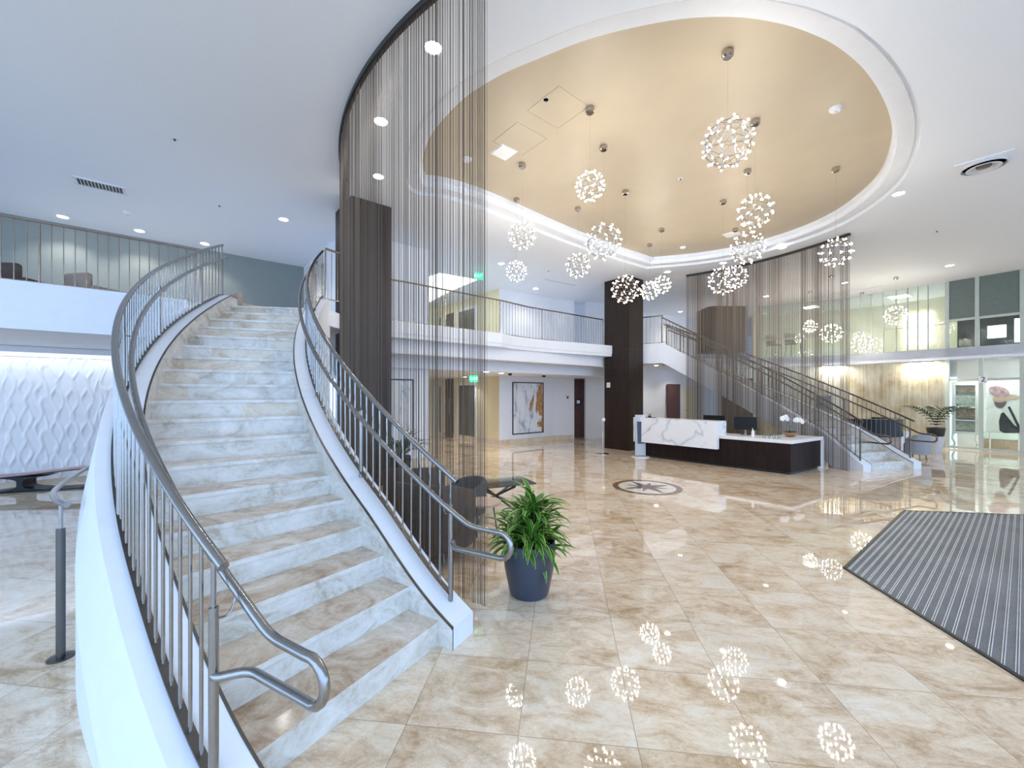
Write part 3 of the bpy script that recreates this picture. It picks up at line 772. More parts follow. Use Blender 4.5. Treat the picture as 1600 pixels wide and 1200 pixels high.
def b_acc(r):
    bm = nb()
    for c, s in (((0,.3),(.61,.006)),((0,-.3),(.61,.006)),((.3,0),(.006,.6)),((-.3,0),(.006,.6))): box(bm, (*c,-.002), (*s,.004))
    obj('panel_edge', bm, M['beige'], r); bm = nb(); box(bm, (0,0,-.001), (.59,.59,.002)); obj('panel', bm, M['beige'], r)
fitting('access_panel', 'beige access hatch nearly invisible in the oval, upper of two', 'access panel', 872, 170, BZ, b_acc)
fitting('access_panel', 'beige access hatch nearly invisible in the oval beside the square white panel', 'access panel', 812, 219, BZ, b_acc)
def slot(lab, a, b, z, w_=.09):
    p, q = at(*a, z), at(*b, z); c = (p+q)/2; d = q-p; r = thing('slot_diffuser', lab, 'vent', c)
    bm = nb(); box(bm, (c.x,c.y,z-.004), (d.length,w_,.008), math.atan2(d.y,d.x)); obj('frame', bm, M['ceil'], r)
    bm = nb(); box(bm, (c.x,c.y,z-.0055), (d.length-.03,w_*.3,.006), math.atan2(d.y,d.x)); obj('slot', bm, M['darksteel'], r)
slot('long slot diffuser along the left straight side of the oval', (826,338), (912,369), BZ, .12)
slot('slot diffuser above the curved balcony', (852,436), (900,446), CZ)
slot('slot diffuser above the upper storefront, right of the far curtain', (1301,459), (1382,446), CZ)
# skylight over the upper elevator lobby
bm = nb(); q_ = [at(*c, CZ-.004) for c in ((660,436),(687,427),(745,437),(706,453),(655,480))]; face(bm, q_); bmesh.ops.recalc_face_normals(bm, faces=bm.faces)
ex = bmesh.ops.extrude_face_region(bm, geom=list(bm.faces)); bmesh.ops.translate(bm, verts=[v for v in ex['geom'] if isinstance(v, bmesh.types.BMVert)], vec=(0,0,-.02))
tag(obj('light_panel', bm, M['panelglow']), 'large glowing ceiling light panel above the upper elevator lobby', 'ceiling light')

# ------------------------------------------------------------------ exit signs
def exit_sign(x, ytop, D, ceil_z, lab):
    p = atD(x, ytop, D); p.z = min(p.z, ceil_z-.06); wv = .26; hv = .21; ang = math.atan2(U.y,U.x)*.35
    r = thing('exit_sign', lab, 'exit sign', (0,0,0), 'green exit signs')
    bm = nb(); box(bm, (0,0,hv/2), (wv,.03,hv)); bevel(bm, .006); obj('plate', bm, M['exitgreen'], r)
    lettering('EXIT', .13, M['exitwhite'], Matrix.Translation((0,-.018,hv/2)) @ Matrix.Rotation(R(90),4,'X'), r)
    bm = nb(); tube(bm, [(0,0,hv),(0,0,ceil_z-(p.z-hv))], .008, 8); box(bm, (0,0,ceil_z-(p.z-hv)-.01), (.14,.06,.02)); obj('ceiling_mount', bm, M['white'], r)
    r.location = (p.x, p.y, p.z-hv); r.rotation_euler = (0,0,ang)
exit_sign(748, 426, 12.3, CZ, 'green exit sign hanging from the upper ceiling at the curtain edge')
exit_sign(740, 585, 12.6, 2.42, 'green exit sign under the balcony soffit beside the elevators')

# ------------------------------------------------------------------ floor medallion
mc = at(1010.5, 761, 0)
r = thing('compass_medallion', 'round stone compass star inlaid in the floor before the desk', 'floor inlay', (mc.x, mc.y, 0))
stone_brown = P('brown_stone', (.20,.13,.08), .15, noise=.2); stone_pale = P('pale_stone', (.72,.68,.62), .12, noise=.06); stone_dark = P('dark_red_stone', (.10,.05,.045), .15, noise=.15)
def disc(bm, r0, r1, z, n=64):
    for i in range(n):
        a, b = 2*pi*i/n, 2*pi*(i+1)/n
        face(bm, [(mc.x+r1*cos(a),mc.y+r1*sin(a),z),(mc.x+r1*cos(b),mc.y+r1*sin(b),z),(mc.x+r0*cos(b),mc.y+r0*sin(b),z),(mc.x+r0*cos(a),mc.y+r0*sin(a),z)])
bm = nb(); disc(bm, .53, .64, .003); obj('border_ring', bm, stone_brown, r)
bm = nb(); disc(bm, .0001, .53, .003); obj('field', bm, stone_pale, r)
for ang0, ln, wd in ((0,.52,.13),(pi/4,.42,.09)):
    for k in range(4):
        a = ang0+k*pi/2+.3
        for side, mm in ((1, stone_dark), (-1, stone_brown)):
            bm = nb(); t = (mc.x+ln*cos(a), mc.y+ln*sin(a), .005); s_ = (mc.x+wd*1.5*cos(a+side*.42), mc.y+wd*1.5*sin(a+side*.42), .005)
            face(bm, [(mc.x,mc.y,.005), t, s_]); obj('star_point', bm, mm, r)

# ------------------------------------------------------------------ entrance mat
mA, mB = at(1317,888,0).xy, at(1411,798,0).xy
mC = at(1600,805,0).xy; mD = at(1600,1066,0).xy
poly = [mA, mB, mB+(mC-mB)*2.6, Vector((9.0,-1.2)), mA+(mD-mA)*3.1]
r = thing('entrance_mat', 'large grey ribbed entrance mat on the right of the floor', 'mat', (mA.x, mA.y, 0))
bm = nb(); prism(bm, poly, .001, .008); obj('carpet', bm, M['carpet'], r)
bm = nb(); cc = sum(poly, Vector((0,0)))/5
for i in range(5):
    a, b = poly[i], poly[(i+1)%5]; d = (b-a).normalized(); nn = Vector((-d.y,d.x)); nn = nn if nn.dot(cc-a) > 0 else -nn
    prism(bm, [a, b, b+nn*.03, a+nn*.03], .001, .012)
obj('rubber_border', bm, M['black'], r)
def clip(p, d):                                                      # interval of line p + t d inside poly
    ts = []
    for i in range(5):
        a, b = poly[i], poly[(i+1)%5]; e_ = b-a; den = d.x*e_.y-d.y*e_.x
        if abs(den) < 1e-9: continue
        t = ((a.x-p.x)*e_.y-(a.y-p.y)*e_.x)/den; s_ = ((a.x-p.x)*d.y-(a.y-p.y)*d.x)/den
        if 0 <= s_ <= 1: ts.append(t)
    return (min(ts), max(ts)) if len(ts) >= 2 else None
rail_m = P('mat_aluminium_rail', (.72,.75,.77), .45, .5, noise=.1)
Um = (mB-mA).normalized(); Nm = Vector((-Um.y, Um.x)); s = -.06; cnt = 0
while s > -5.2 and cnt < 99:
    iv = clip(mA+Nm*s, Um)
    if iv and iv[1]-iv[0] > .1:
        bm = nb(); a = mA+Nm*s+Um*(iv[0]+.04); b = mA+Nm*s+Um*(iv[1]-.04)
        for o_ in (0, .013): prism(bm, [a+Nm*o_, b+Nm*o_, b+Nm*(o_+.005), a+Nm*(o_+.005)], .006, .0115)
        obj('metal_rail', bm, rail_m, r); cnt += 1
    s -= .0605

# ------------------------------------------------------------------ plants
def strap_leaf(bm, uvl, base, azim, length, width, rise, droop, seg=9, fold=.25):
    p = Vector(base); e = rise; pts = []
    d2 = Vector((cos(azim), sin(azim)))
    for i in range(seg+1):
        t = i/seg; pts.append(p.copy()); st_ = length/seg
        p = p+Vector((d2.x*cos(e), d2.y*cos(e), sin(e)))*st_; e -= droop/seg*(.4+1.2*t)
    side = Vector((-d2.y, d2.x, 0)); rows = []
    for i, q in enumerate(pts):
        t = i/seg; w_ = width*(sin(pi*min(1, t*.92+.08))**.7)*(1 if t < .96 else .15)
        rows.append([bm.verts.new(q-side*w_/2+Vector((0,0,w_*fold))), bm.verts.new(q), bm.verts.new(q+side*w_/2+Vector((0,0,w_*fold)))])
    for i in range(seg):
        for k in range(2):
            f = bm.faces.new((rows[i][k], rows[i][k+1], rows[i+1][k+1], rows[i+1][k])); f.smooth = True
            for lp, (uu, vv) in zip(f.loops, ((k/2,i/seg),((k+1)/2,i/seg),((k+1)/2,(i+1)/seg),(k/2,(i+1)/seg))): lp[uvl].uv = (uu, vv)
pc = Vector((.155, 3.70, 0))
r = thing('potted_plant', 'striped green dracaena in a blue grey pot at the foot of the near staircase', 'plant', pc)
bm = nb(); lathe(bm, [(.155,0),(.170,.008),(.178,.03),(.218,.22),(.236,.36),(.238,.43),(.232,.475),(.222,.48),(.214,.47),(.212,.42),(.001,.42)], pc, 56); obj('pot', bm, M['pot'], r, True)
bm = nb(); lathe(bm, [(.211,.425),(.1,.44),(.001,.445)], pc, 24); obj('soil', bm, M['soil'], r, True)
bm = nb(); uvl = bm.loops.layers.uv.new('UVMap'); rnd = random.Random(12)
heads = [(-.02,0,.72),(.10,.05,.62),(-.12,.03,.60),(.02,-.10,.58),(.07,.12,.66),(-.09,-.09,.50),(.13,-.07,.48),(-.14,.10,.48),(0,.02,.46),(.05,-.03,.80)]
stems = nb()
for hx, hy, hz in heads:
    b = pc+Vector((hx,hy,0)); tube(stems, [pc+Vector((hx*.4,hy*.4,.42)), b+Vector((0,0,hz-.03))], .008, 6)
    n = 24 if hz > .55 else 16
    for j in range(n):
        az = j*2.4+rnd.uniform(-.3,.3); up = rnd.uniform(.15,1.35) if hz > .55 else rnd.uniform(-.15,.8)
        strap_leaf(bm, uvl, b+Vector((0,0,hz-.10*rnd.random())), az, rnd.uniform(.24,.38), rnd.uniform(.040,.060), up, rnd.uniform(.8,1.9))
for j in range(16):
    az = j*2.4+.4; strap_leaf(bm, uvl, pc+Vector((.09*cos(az),.09*sin(az),.50)), az, rnd.uniform(.30,.38), .05, rnd.uniform(.1,.6), rnd.uniform(1.3,2.0))
obj('foliage', bm, M['leaf'], r, 'all'); obj('stems', stems, M['darkleaf'], r, True)

# ------------------------------------------------------------------ reception desk
dA = Vector((6.145,9.0)); dn = Vector((3.85,11.6))-dA; dn.normalize(); du = Vector((7.48,9.85))-dA; duL = du.length; du.normalize()
r = thing('reception_desk', 'long dark wood reception desk with white counter and marble front', 'desk', (dA.x, dA.y, 0))
LF = 3.75
bm = nb(); prism(bm, [dA+dn*.03+du*.03, dA+dn*.03+du*(duL-.05), dA+dn*.75+du*(duL-.05), dA+dn*.75+du*.75, dA+dn*LF+du*.75, dA+dn*LF+du*.03], .06, .69); obj('base', bm, M['deskwood'], r)
bm = nb(); prism(bm, [dA+dn*.08+du*.08, dA+dn*.08+du*(duL-.08), dA+dn*.7+du*(duL-.08), dA+dn*.7+du*.7, dA+dn*(LF-.05)+du*.7, dA+dn*(LF-.05)+du*.08], 0, .06); obj('plinth', bm, M['black'], r)
bm = nb(); prism(bm, [dA-dn*.01-du*.01, dA-dn*.01+du*duL, dA+dn*.78+du*duL, dA+dn*.78+du*.78, dA+dn*(LF+.02)+du*.78, dA+dn*(LF+.02)-du*.01], .69, .765); bevel(bm, .006); obj('countertop', bm, M['quartz'], r)
bm = nb(); prism(bm, [dA-dn*.01+du*(duL-.05), dA-dn*.01+du*(duL+.02), dA+dn*.12+du*(duL+.02), dA+dn*.12+du*(duL-.05)], 0, .69); obj('side_leg', bm, M['quartz'], r)
f0 = dA+dn*1.50-du*.16; f1 = dA+dn*(LF+.06)-du*.16
bm = nb(); prism(bm, [f0, f0+du*.10, f1+du*.10, f1], .43, 1.12); prism(bm, [f0+du*.1, f0+du*.42, f1+du*.42, f1+du*.1], 1.07, 1.12)
prism(bm, [f0+du*.1, f0+du*.42, f0+du*.42+dn*.1, f0+du*.1+dn*.1], .765, 1.07); obj('marble_front', bm, M['marble'], r)
bm = nb(); prism(bm, [f1+du*.1, f1+du*.42, f1+du*.42-dn*.1, f1+du*.1-dn*.1], .765, 1.07); obj('side_panel', bm, M['marble'], r)
# monitors etc. on the desk (stand on the work surface)
def monitor(p, ang, lab, wm=.5):
    m_ = thing('computer_monitor', lab, 'monitor', (0,0,0), 'monitors on the desk')
    bm = nb(); box(bm, (0,0,.30), (wm,.035,.32)); bevel(bm, .006); obj('screen_housing', bm, M['blackgloss'], m_)
    bm = nb(); box(bm, (0,.02,.11), (.05,.03,.2)); obj('stand', bm, M['steel'], m_)
    bm = nb(); box(bm, (0,.03,.006), (.22,.18,.012)); bevel(bm, .004); obj('foot', bm, M['steel'], m_)
    m_.location = (p.x, p.y, .765); m_.rotation_euler = (0,0,ang)
pa = dA+dn*1.18+du*.5; monitor(pa, math.atan2(dn.y,dn.x)+pi+.2, 'black computer monitor just right of the marble panel on the desk')
pa = dA+dn*2.0+du*.62; monitor(pa, math.atan2(dn.y,dn.x)+pi, 'black computer monitor showing above the right end of the marble panel', .55)
def bottle(p, lab, z=.765):
    b = thing('sanitizer_bottle', lab, 'bottle', (p.x,p.y,z)); c = (p.x,p.y,z)
    bm = nb(); lathe(bm, [(.028,0),(.032,.005),(.032,.12),(.02,.15),(.012,.16)], c, 16); obj('body', bm, M['quartz'], b, True)
    bm = nb(); lathe(bm, [(.014,.16),(.014,.175),(.005,.178),(.005,.205)], c, 10); tube(bm, [(p.x,p.y,z+.205),(p.x-.03,p.y-.015,z+.20)], .004, 6); obj('pump', bm, M['white'], b, True)
bottle(dA+dn*.88+du*.22, 'white pump bottle on the low counter beside the monitor')
# orchid
pa = dA+dn*.42+du*.95
r = thing('orchid_plant', 'white orchid in a bronze bowl on the low end of the desk', 'plant', (pa.x,pa.y,.765)); c0 = (pa.x,pa.y,.765)
bm = nb(); lathe(bm, [(.05,0),(.10,.02),(.15,.09),(.155,.11),(.14,.10),(.09,.05),(.001,.05)], c0, 28); obj('bowl', bm, P('bronze_bowl', (.35,.22,.14), .3, .6), r, True)
bm = nb(); lathe(bm, [(.135,.09),(.06,.12),(.001,.13)], c0, 20); obj('moss', bm, M['darkleaf'], r, True)
bm = nb(); uvl = bm.loops.layers.uv.new('UVMap')
for j in range(7): strap_leaf(bm, uvl, (pa.x,pa.y,.86), j*.9, .15, .05, .5, 1.3)
obj('leaves', bm, M['darkleaf'], r, 'all')
for sx, hh in ((-.11,.36),(.12,.31)):
    path = smooth_path([(pa.x,pa.y,.86),(pa.x+sx*.3,pa.y,.86+hh*.6),(pa.x+sx,pa.y,.86+hh),(pa.x+sx*2,pa.y-.02,.86+hh-.02)], 5)
    bm = nb(); tube(bm, path, .004, 6); obj('stem', bm, M['palm'], r)
    for j in range(7):
        q = path[-1-j]+Vector((random.uniform(-.03,.03),-.02,random.uniform(-.03,.03))); bm = nb()
        for k in range(5):
            a = k*2*pi/5; c = q+Vector((cos(a)*.032,0,sin(a)*.032)); bmesh.ops.create_icosphere(bm, subdivisions=1, radius=.030, matrix=Matrix.Translation(c) @ Matrix.Diagonal((1,.35,1,1)))
        obj('flower', bm, M['orchid'], r, 'all')
# glasses on the counter
for j in range(4):
    q = dA+dn*(.30+.1*j)+du*.14; bm = nb(); lathe(bm, [(.022,0),(.028,.10),(.026,.10),(.02,.005),(.001,.005)], (q.x,q.y,.765), 14)
    tag(obj('drinking_glass', bm, M['glass'], None, True), 'small clear glass on the white counter near the desk corner', 'glass', 'clear glasses near the desk corner')
# little tray with sprig on the left top of the marble
q = dA+dn*3.45+du*.05; r = thing('table_decoration', 'small dark tray with a green sprig on the far end of the marble ledge', 'decoration', (q.x,q.y,1.12))
bm = nb(); box(bm, (q.x,q.y,1.125), (.34,.10,.012), math.atan2(dn.y,dn.x)); obj('tray', bm, M['redwood'], r)
bm = nb(); lathe(bm, [(.03,.011),(.05,.03),(.05,.05),(.001,.05)], (q.x,q.y,1.12), 14); obj('bowl', bm, M['black'], r, True)
bm = nb(); uvl = bm.loops.layers.uv.new('UVMap')
for az, ri in ((.0,1.0),(3.1,.9),(1.2,.5)): strap_leaf(bm, uvl, (q.x,q.y,1.165), az, .13, .03, ri, .3)
obj('sprig', bm, M['darkleaf'], r)

# ------------------------------------------------------------------ stands beside the desk
sp_ = at(1000.5, 714, 0)
r = thing('acrylic_stand', 'clear acrylic display stand with grey holder at the left end of the desk', 'stand', (sp_.x, sp_.y, 0))
bm = nb(); lathe(bm, [(.26,0),(.26,.012),(.2,.02),(.001,.022)], sp_, 36); obj('base_disc', bm, M['quartz'], r, True)
bm = nb(); box(bm, (sp_.x,sp_.y,.62), (.30,.05,1.16)); bevel(bm, .01); obj('panel', bm, M['acrylic'], r)
bm = nb(); box(bm, (sp_.x+.02,sp_.y-.04,.70), (.2,.03,.62), 0, 0, 1.2); obj('holder', bm, M['pot'], r)
sq = at(941.5, 709, 0)
r = thing('sign_stand', 'thin chrome post stand on a round foot left of the walnut column base', 'stand', (sq.x, sq.y, 0))
bm = nb(); lathe(bm, [(.2,0),(.2,.01),(.02,.02),(.001,.022)], sq, 32); obj('foot', bm, M['chrome'], r, True)
bm = nb(); tube(bm, [sq+Vector((0,0,.02)), sq+Vector((0,0,1.04))], .013, 10); obj('pole', bm, M['chrome'], r, True)
bm = nb(); box(bm, (sq.x+.03,sq.y,1.02), (.10,.02,.09), .4); obj('sign_clip', bm, M['quartz'], r)
# ------------------------------------------------------------------ art, doors, signs
art1 = mat_paint('abstract_white_gold_canvas', 3.2, True); art2 = mat_paint('abstract_grey_canvas', 8.1, False)
def framed(p0, d, wd, z0, z1, m, lab, off=.03):
    nn = Vector((-d.y, d.x)); q0 = p0-nn*off; r = thing('framed_painting', lab, 'painting', (q0.x,q0.y,z0))
    bm = nb(); t = .035
    for a, b, c, e_ in ((0,wd,z0,z0+t),(0,wd,z1-t,z1),(0,t,z0+t,z1-t),(wd-t,wd,z0+t,z1-t)): prism(bm, [q0+d*a, q0+d*b, q0+d*b+nn*off, q0+d*a+nn*off], c, e_)
    obj('frame', bm, M['black'], r)
    bm = nb(); prism(bm, [q0+d*t+nn*.008, q0+d*(wd-t)+nn*.008, q0+d*(wd-t)+nn*off, q0+d*t+nn*off], z0+t, z1-t); obj('canvas', bm, m, r)
dw = (PE-EC).normalized()
framed(EC+dw*.58, dw, 1.50, .32, 2.22, art1, 'tall abstract painting in white, blue grey and copper, in a black frame')
dc = (D_-Vector((-3.9,9.2))).normalized()
framed(D_-dc*1.05, dc, .62, .55, 2.16, art2, 'narrow grey and white abstract painting behind the near curtain')
# elevators in the cream wall
def elev(t0, t1, z0, z1, lab, nm):
    r = sthing(nm, lab); d = -N; a = EC+N*t1; b = EC+N*t0; off = -U*.02
    bm = nb(); prism(bm, [a+off, b+off, b, a], z0, z1); obj('door_panel', bm, M['elev'], r)
    bm = nb(); m2 = (a+b)/2; prism(bm, [m2+N*.006-U*.024, m2-N*.006-U*.024, m2-N*.006, m2+N*.006], z0, z1); obj('door_gap', bm, M['black'], r)
    bm = nb()
    for s0, s1, c, e_ in ((t0-.1,t0,z0,z1+.1),(t1,t1+.1,z0,z1+.1),(t0,t1,z1,z1+.1)):
        prism(bm, [EC+N*s1-U*.04, EC+N*s0-U*.04, EC+N*s0, EC+N*s1], c, e_)
    obj('door_frame', bm, M['quartz'] , r)
elev(1.45, 2.63, 0, 2.12, 'stainless elevator door under the balcony nearest the painting', 'door_1')
elev(3.99, 5.11, 0, 2.12, 'stainless elevator door under the balcony further back', 'door_2')
elev(1.45, 2.63, F2, 5.05, 'stainless elevator door on the upper floor nearest the corner', 'door_3')
elev(3.99, 5.11, F2, 5.05, 'stainless elevator door on the upper floor further back', 'door_4')
for z0, z1, lab in ((0,2.40,'dark call button panel between the lower elevator doors'),(F2,5.1,'dark call button panel between the upper elevator doors')):
    r = thing('elevator_panel', lab, 'control panel', (*(EC+N*3.3-U*.02), z0))
    bm = nb(); prism(bm, [EC+N*3.62-U*.03, EC+N*3.0-U*.03, EC+N*3.0-U*.002, EC+N*3.62-U*.002], z0, z1); obj('panel', bm, P('dark_brown_laminate', (.11,.09,.075), .35), r)
    bm = nb(); prism(bm, [EC+N*3.36-U*.04, EC+N*3.24-U*.04, EC+N*3.24-U*.03, EC+N*3.36-U*.03], z0+.95, z0+1.6); obj('button_plate', bm, M['steel'], r)
def door(name, a, b, z0, z1, m, lab, off=.03):
    d = (b-a).normalized(); nn = Vector((-d.y,d.x)); r = sthing(name, lab)
    bm = nb(); prism(bm, [a-nn*off, b-nn*off, b, a], z0, z1); obj('door_leaf', bm, m, r)
    bm = nb(); lf_ = kids(r)[0]; h = a+d*.08-nn*(off+.03); tube(bm, [(h.x,h.y,z0+1.0),((h+d*.12).x,(h+d*.12).y,z0+1.0)], .012, 8); obj('handle', bm, M['steel'], lf_)
door('door_5', Vector((2.49,16.84)), Vector((3.0,16.95)), 0, 2.40, M['redwood'], 'reddish brown door in the recess right of the painting')
def on_line(a, b, x):                                               # point of plan segment seen in column x
    k = (x-800)/F; t = (k*a.y-a.x)/((b.x-a.x)-k*(b.y-a.y)); return a+(b-a)*t
wa, wb = Vector((5.0,18.2)), Vector((6.6,18.9)); wc = Vector((9.5,20.5))
door('door_6', on_line(wa, wb, 1042), on_line(wb, wc, 1062) if on_line(wa,wb,1062).x > 6.6 else on_line(wa, wb, 1062), 0, 2.25, M['redwood'], 'dark red brown door on the back wall left of the far curtain')
door('door_7', on_line(wb, wc, 1068), on_line(wb, wc, 1086), 0, 2.12, M['cream'], 'cream door on the back wall half behind the far curtain')
def plaque(p, d, wd, z0, z1, m, lab, name='wall_sign', cat='sign', inner=None):
    nn = Vector((-d.y,d.x)); a, b = p-d*wd/2, p+d*wd/2; r = thing(name, lab, cat, (a.x,a.y,z0))
    bm = nb(); prism(bm, [a-nn*.02, b-nn*.02, b-nn*.001, a-nn*.001], z0, z1); obj('plate', bm, m, r)
    bm = nb(); q = d*wd*.25; prism(bm, [p-q-nn*.025, p+q-nn*.025, p+q-nn*.02, p-q-nn*.02], z0+(z1-z0)*.3, z0+(z1-z0)*.7); obj('symbol', bm, inner or M['black'], r)
dz = (Vector((2.48,16.32))-PE).normalized()
plaque(PE+dz*.62, dz, .16, 1.52, 1.78, M['quartz'], 'small white notice on the wall just left of the brown door', inner=M['darksteel'])
plaque(Vector((2.72,16.84)), Vector((1,.2)).normalized(), .26, 1.30, 1.62, M['black'], 'black and white pictogram sign on the brown door', inner=M['quartz'])
cw = Vector((3.67,12.84))+N*.78-U*.002; plaque(cw, -N, .13, 2.0, 2.16, M['quartz'], 'small white wall device high on the walnut column', 'wall_device', 'device', M['concrete'])

# ------------------------------------------------------------------ floor mounted guard rail at far left
g = at(95,1028,0)
r = thing('floor_guard_rail', 'low stainless guard rail standing on the floor left of the near staircase', 'railing', g)
bm = nb(); lathe(bm, [(.07,0),(.07,.008),(.03,.012),(.001,.013)], g, 24); obj('foot_plate', bm, M['darksteel'], r, True)
bm = nb(); tube(bm, [g+Vector((0,0,.01)), g+Vector((0,0,.88))], .024, 14); obj('post', bm, M['darksteel'], r, True)
bm = nb(); tube(bm, [g+Vector((0,0,.88)), g+Vector((0,0,1.04))], .011, 10); obj('stem', bm, M['steel'], r, True)
rg = hypot(g.x-C1.x, g.y-C1.y); tg = atan2(g.y-C1.y, g.x-C1.x)
pts = [Vector((-3.00,2.76,1.05)), Vector((-3.20,2.88,1.05)), Vector((-3.45,3.08,1.05)), Vector((-3.72,3.38,1.05)), Vector((-3.95,3.68,1.05)), Vector((-4.14,3.93,1.05))]
rg = 8.08; tg = atan2(3.93-C1.y, -4.14-C1.x)
for i in range(1, 12): pts.append(Vector((*ring_pt(C1, rg, tg-R(2.5)*i), 1.05)))
bm = nb(); tube(bm, smooth_path(pts, 4), .019, 12); obj('rail', bm, M['steel'], r, True)
for a in (tg-R(12), tg-R(25)):
    q = ring_pt(C1, rg, a); bm = nb(); tube(bm, [(q.x,q.y,0),(q.x,q.y,1.04)], .02, 12); obj('post', bm, M['darksteel'], r, True)

# ------------------------------------------------------------------ sculptural bench at far left
bc = at(30,770,0).xy; bd = Vector((1.07,.42)).normalized()
r = thing('ribbon_bench', 'long black ribbon bench with oval openings and rose top by the relief wall', 'bench', (bc.x, bc.y, 0))
bn = Vector((-bd.y,bd.x))
def bpt(s, o, z): q = bc+bd*s+bn*o; return Vector((q.x,q.y,z))
S0, S1, nn_ = -2.6, 1.6, 90
ztop_b = lambda s: .35+.05*sin(1.9*(s-.33))
def strip(bm, fa, fb, w0, w1):
    V = []
    for i in range(nn_+1):
        s = S0+(S1-S0)*i/nn_; V.append([bm.verts.new(bpt(s,o,z)) for o, z in ((w0,fa(s)),(w1,fa(s)),(w1,fb(s)),(w0,fb(s)))])
    for a_, b_ in zip(V[:-1], V[1:]):
        for k in range(4): bm.faces.new((a_[k], a_[(k+1)%4], b_[(k+1)%4], b_[k]))
    bm.faces.new(V[0]); bm.faces.new(V[-1][::-1])
bm = nb(); strip(bm, lambda s: ztop_b(s)-.012, ztop_b, 0, .36); obj('seat_top', bm, M['pinktop'], r)
bm = nb(); strip(bm, lambda s: ztop_b(s)-.03, lambda s: ztop_b(s)-.012, 0, .36); obj('seat_edge', bm, M['blackgloss'], r)
bm = nb(); strip(bm, lambda s: .0, lambda s: .022, 0, .36); obj('base_rail', bm, M['blackgloss'], r)
for s in (-2.4, -1.2, 0, 1.2):
    bm = nb(); V = []
    for i in range(17):
        t = i/16; z = .03+t*(ztop_b(s)-.07); hw = .04+.34*abs(2*t-1)**4.5
        V.append([bm.verts.new(bpt(s+sx*hw,o,z)) for sx, o in ((-1,.0),(1,.0),(1,.36),(-1,.36))])
    for a_, b_ in zip(V[:-1], V[1:]):
        for k in range(4): bm.faces.new((a_[k], a_[(k+1)%4], b_[(k+1)%4], b_[k]))
    bm.faces.new(V[0]); bm.faces.new(V[-1][::-1]); obj('leg', bm, M['blackgloss'], r)

# ------------------------------------------------------------------ lounge furniture behind the near curtain
def tub_chair(loc, ang, lab, m, group=None, w_=.78, h=.78):
    r = thing('lounge_chair', lab, 'chair', (0,0,0), group)
    bm = nb(); lathe(bm, [(w_*.40,.14),(w_*.44,.17),(w_*.44,.38),(w_*.40,.43),(.001,.44)], seg=32); obj('seat', bm, m, r, True)
    bm = nb(); V = []; n = 28
    for i in range(n+1):
        a = R(-20)+(R(220))*i/n; hh = h-.16*abs(2*i/n-1)**2.5
        V.append([bm.verts.new((q*cos(a), q*sin(a), z)) for q, z in ((w_*.40,.15),(w_*.50,.15),(w_*.53,hh-.04),(w_*.505,hh),(w_*.46,hh),(w_*.43,hh-.04))])
    for a_, b_ in zip(V[:-1], V[1:]):
        for k in range(6): bm.faces.new((a_[k], a_[(k+1)%6], b_[(k+1)%6], b_[k]))
    bm.faces.new(V[0]); bm.faces.new(V[-1][::-1]); obj('backrest', bm, m, r, True)
    for k in range(4):
        a = pi/4+k*pi/2; bm = nb(); tube(bm, [(w_*.33*cos(a),w_*.33*sin(a),.15),(w_*.38*cos(a),w_*.38*sin(a),0)], .014, 8); obj('leg', bm, M['darksteel'], r, True)
    r.location = loc; r.rotation_euler = (0,0,ang); return r
tub_chair((-.86,4.62,0), R(160), 'brown velvet tub chair close behind the near stair railing', M['fabric_brown'], None, .86, .86)
tub_chair((-1.35,5.65,0), R(190), 'dark tub chair further back behind the near stair railing', M['fabric_brown'], None, .8, .84)
tub_chair((-.70,5.75,0), R(-60), 'grey leather lounge chair behind the striped potted plant', M['fabric_grey'], None, .66, .60)
# round side table and glass coffee table
q = Vector((-.35,4.95)); r = thing('side_table', 'small round pale wood side table between the lounge chairs', 'table', (q.x,q.y,0))
bm = nb(); lathe(bm, [(.2,.47),(.22,.475),(.22,.50),(.001,.502)], (q.x,q.y,0), 32); obj('table_top', bm, M['woodtable'], r, True)
for k in range(3):
    a = k*2.094; bm = nb(); tube(bm, [(q.x+.12*cos(a),q.y+.12*sin(a),.48),(q.x+.19*cos(a),q.y+.19*sin(a),0)], .01, 8); obj('leg', bm, M['darksteel'], r, True)
q = Vector((-.25,6.25)); r = thing('coffee_table', 'low glass topped table with a dark crossed base behind the plant', 'table', (q.x,q.y,0))
bm = nb(); box(bm, (q.x,q.y,.44), (1.1,.6,.014), .4); obj('glass_top', bm, M['glass'], r)
for s_ in (-1,1):
    bm = nb(); tube(bm, [(q.x-.4*s_,q.y-.2,0),(q.x+.3*s_,q.y+.15,.43)], .018, 8); obj('leg', bm, M['darksteel'], r, True)
    bm = nb(); tube(bm, [(q.x-.4*s_,q.y+.25,0),(q.x+.3*s_,q.y-.2,.43)], .018, 8); obj('leg', bm, M['darksteel'], r, True)
q = Vector((-1.95,7.2)); r = thing('vase_plant', 'arching green plant in a dark tall vase behind the near stair railing', 'plant', (q.x,q.y,0))
bm = nb(); lathe(bm, [(.16,0),(.2,.3),(.17,.62),(.19,.7),(.17,.69),(.001,.62)], (q.x,q.y,0), 24); obj('vase', bm, M['blackgloss'], r, True)
bm = nb(); uvl = bm.loops.layers.uv.new('UVMap'); rnd = random.Random(5)
for j in range(60): strap_leaf(bm, uvl, (q.x,q.y,.66), j*2.4, rnd.uniform(.45,.75), .035, rnd.uniform(.7,1.4), rnd.uniform(1.2,2.6))
obj('foliage', bm, M['darkleaf'], r, 'all')

